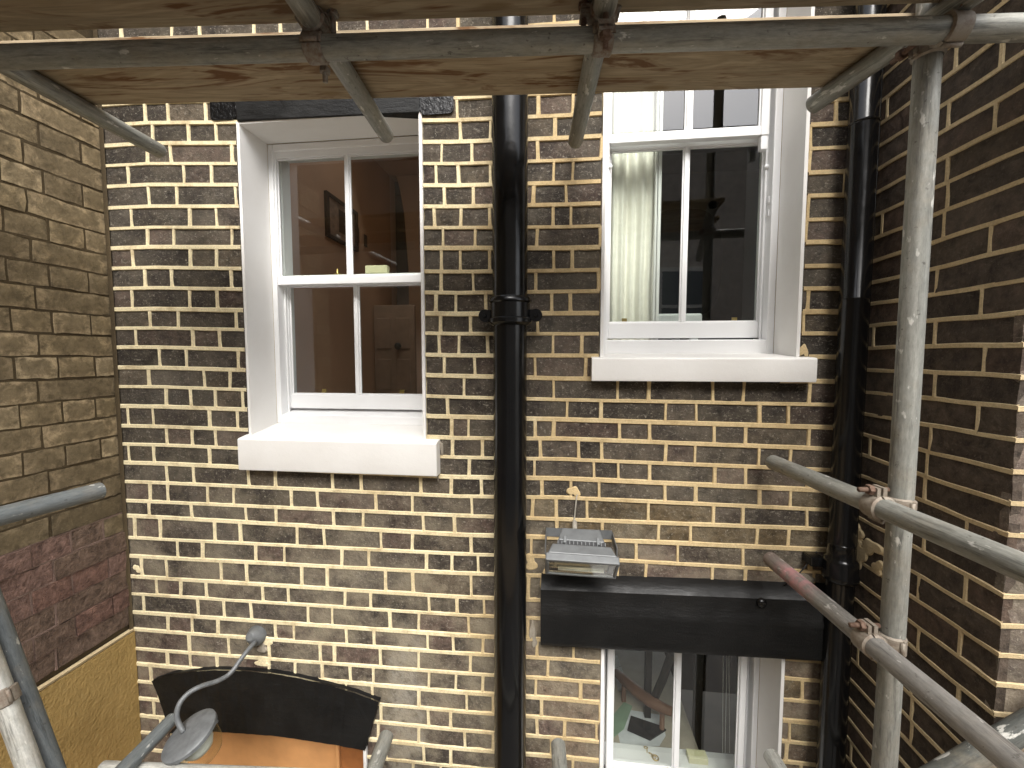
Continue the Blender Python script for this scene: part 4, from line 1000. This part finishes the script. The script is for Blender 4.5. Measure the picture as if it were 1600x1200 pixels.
buildw(MB().add([(p.x, p.y, ZD + .002) for p in q] + [(p.x, p.y, ZD + .014) for p in q], [(3, 2, 1, 0), (4, 5, 6, 7), (0, 1, 5, 4), (1, 2, 6, 5), (2, 3, 7, 6), (3, 0, 4, 7)]), 'case', 'plastic_white', kb)
for i in range(3):
    for j in range(7):
        f_ = lambda s, t_: (q[0] * (1 - t_) + q[3] * t_) * (1 - s) + (q[1] * (1 - t_) + q[2] * t_) * s
        c = f_((i + .5) / 3, (j + .5) / 7); buildw(BX(c.x - .006, c.x + .006, c.y - .006, c.y + .006, ZD + .0145, ZD + .019), 'key', 'plastic_white', kb)
st_ = empty('stool', (.42, 2.45, -2.69), 'reddish brown bentwood chair back seen through the lower right window', 'chair')
arc_ = [SZ(u, v, ZD + .12) for u, v in ((962, 1050), (975, 1062), (995, 1080), (1015, 1095), (1035, 1106), (1050, 1112))]
buildw(MB().tube(arc_, [.02, .026, .028, .028, .026, .02], 12), 'top_rail', 'skin_wood', st_, True)
for p in (arc_[1], arc_[4]): buildw(MB().tube([(p.x, p.y, -2.695), (p.x, p.y, ZD + .12)], .012, 10), 'leg', 'skin_wood', st_, True)
buildw(MB().lathe([(0, 0), (.15, 0), (.15, .03), (0, .03)], 24, Matrix.Translation((arc_[2].x, arc_[2].y + .1, -2.2))), 'seat', 'skin_wood', st_, True)
for wh, u0, v0, u1, v1 in (('leftmost', 1130, 1010, 1129, 1176), ('middle', 1136, 1010, 1133, 1176), ('rightmost', 1139, 1010, 1140, 1176)):
    a = SY(u0, v0, 1.80); b = SY(u1, v1, 1.80); thing(MB().tube([a, b], .0011, 6), 'blind_cord', 'cord', wh + ' of three thin blind cords in the right pane of the lower right window', 'cord', 'blind cords')
for u0, u1, nm, lab in ((1008, 1018, 'a', 'dark upright post behind the left pane of the lower right window'), (1086, 1098, 'b', 'dark upright post behind the right pane of the lower right window')):
    a = SY(u0, 1080, 2.1); b = SY(u1, 1080, 2.1); thing(BX(a.x, b.x, 2.1, 2.13, -2.695, -.97), 'post', 'black_plastic', lab, 'post')
thing(MB().tube([SY(1050, 1020, 2.0), SY(1036, 1060, 2.05), SY(1018, 1100, 2.1)], .02, 10), 'dark_strut', 'black_plastic', 'dark slanting strut behind the left pane of the lower right window', 'strut')
p, q = SZ(1074, 1186, ZI), SZ(1103, 1186, ZI)
thing(MB().box(p.x, q.x, 1.815, 1.86, ZI + .0005, ZI + .028), 'wax_block', 'cream_block', 'pale yellow block on the board behind the lower right window', 'block', bevel=.002)
cn = empty('chain', SZ(1020, 1183, ZI), 'small brass chain with ring lying behind the lower right window', 'chain')
for k, (u, v) in enumerate(((1009, 1168), (1011, 1173), (1016, 1177), (1019, 1180), (1023, 1183))):
    c = SZ(u, v, ZI + .004); T = Matrix.Translation(c) @ Matrix.Rotation(k * 1.3, 4, 'Z') @ Matrix.Rotation(R(80 if k % 2 else 20), 4, 'X') @ Matrix.Diagonal((1.6, 1, 1, 1))
    buildw(MB().tube([(.0045 * math.cos(a_), .0045 * math.sin(a_), 0) for a_ in [2 * math.pi * i / 12 for i in range(13)]], .0014, 6).xform(T), 'link', 'brass', cn, True)
c = SZ(1024, 1184, ZI + .004); buildw(MB().tube([(c.x + .013 * math.cos(a_), c.y + .013 * math.sin(a_), c.z) for a_ in [2 * math.pi * i / 18 for i in range(19)]], .003, 8), 'ring', 'brass', cn, True)
# ------------------------------------------------------------------ houses across the yard (seen only as reflections)
ob = empty('opposite_house', (0, -7.5, GZ), 'brick house across the yard, mirrored faintly in the panes', 'building')
buildw(BX(-9, 9, -9.5, -7.5, GZ, 5.2), 'wall', 'far_brick', ob)
buildw(BX(-9.1, 9.1, -9.6, -7.4, 5.2, 5.4), 'cornice', 'far_stone', ob)
for x in (-6, -3, 0, 3, 6):
    for z in (-2.3, .4):
        wdw = buildw(MB().box(x - .6, x + .6, -7.52, -7.46, z + 1.7, z + 1.8).box(x - .6, x + .6, -7.52, -7.44, z - .1, z).box(x - .6, x - .5, -7.52, -7.46, z, z + 1.7).box(x + .5, x + .6, -7.52, -7.46, z, z + 1.7).box(x - .5, x + .5, -7.52, -7.46, z + .8, z + .88), 'window', 'far_stone', ob)
        buildw(BX(x - .5, x + .5, -7.515, -7.49, z, z + 1.7), 'pane', 'far_glass', wdw)
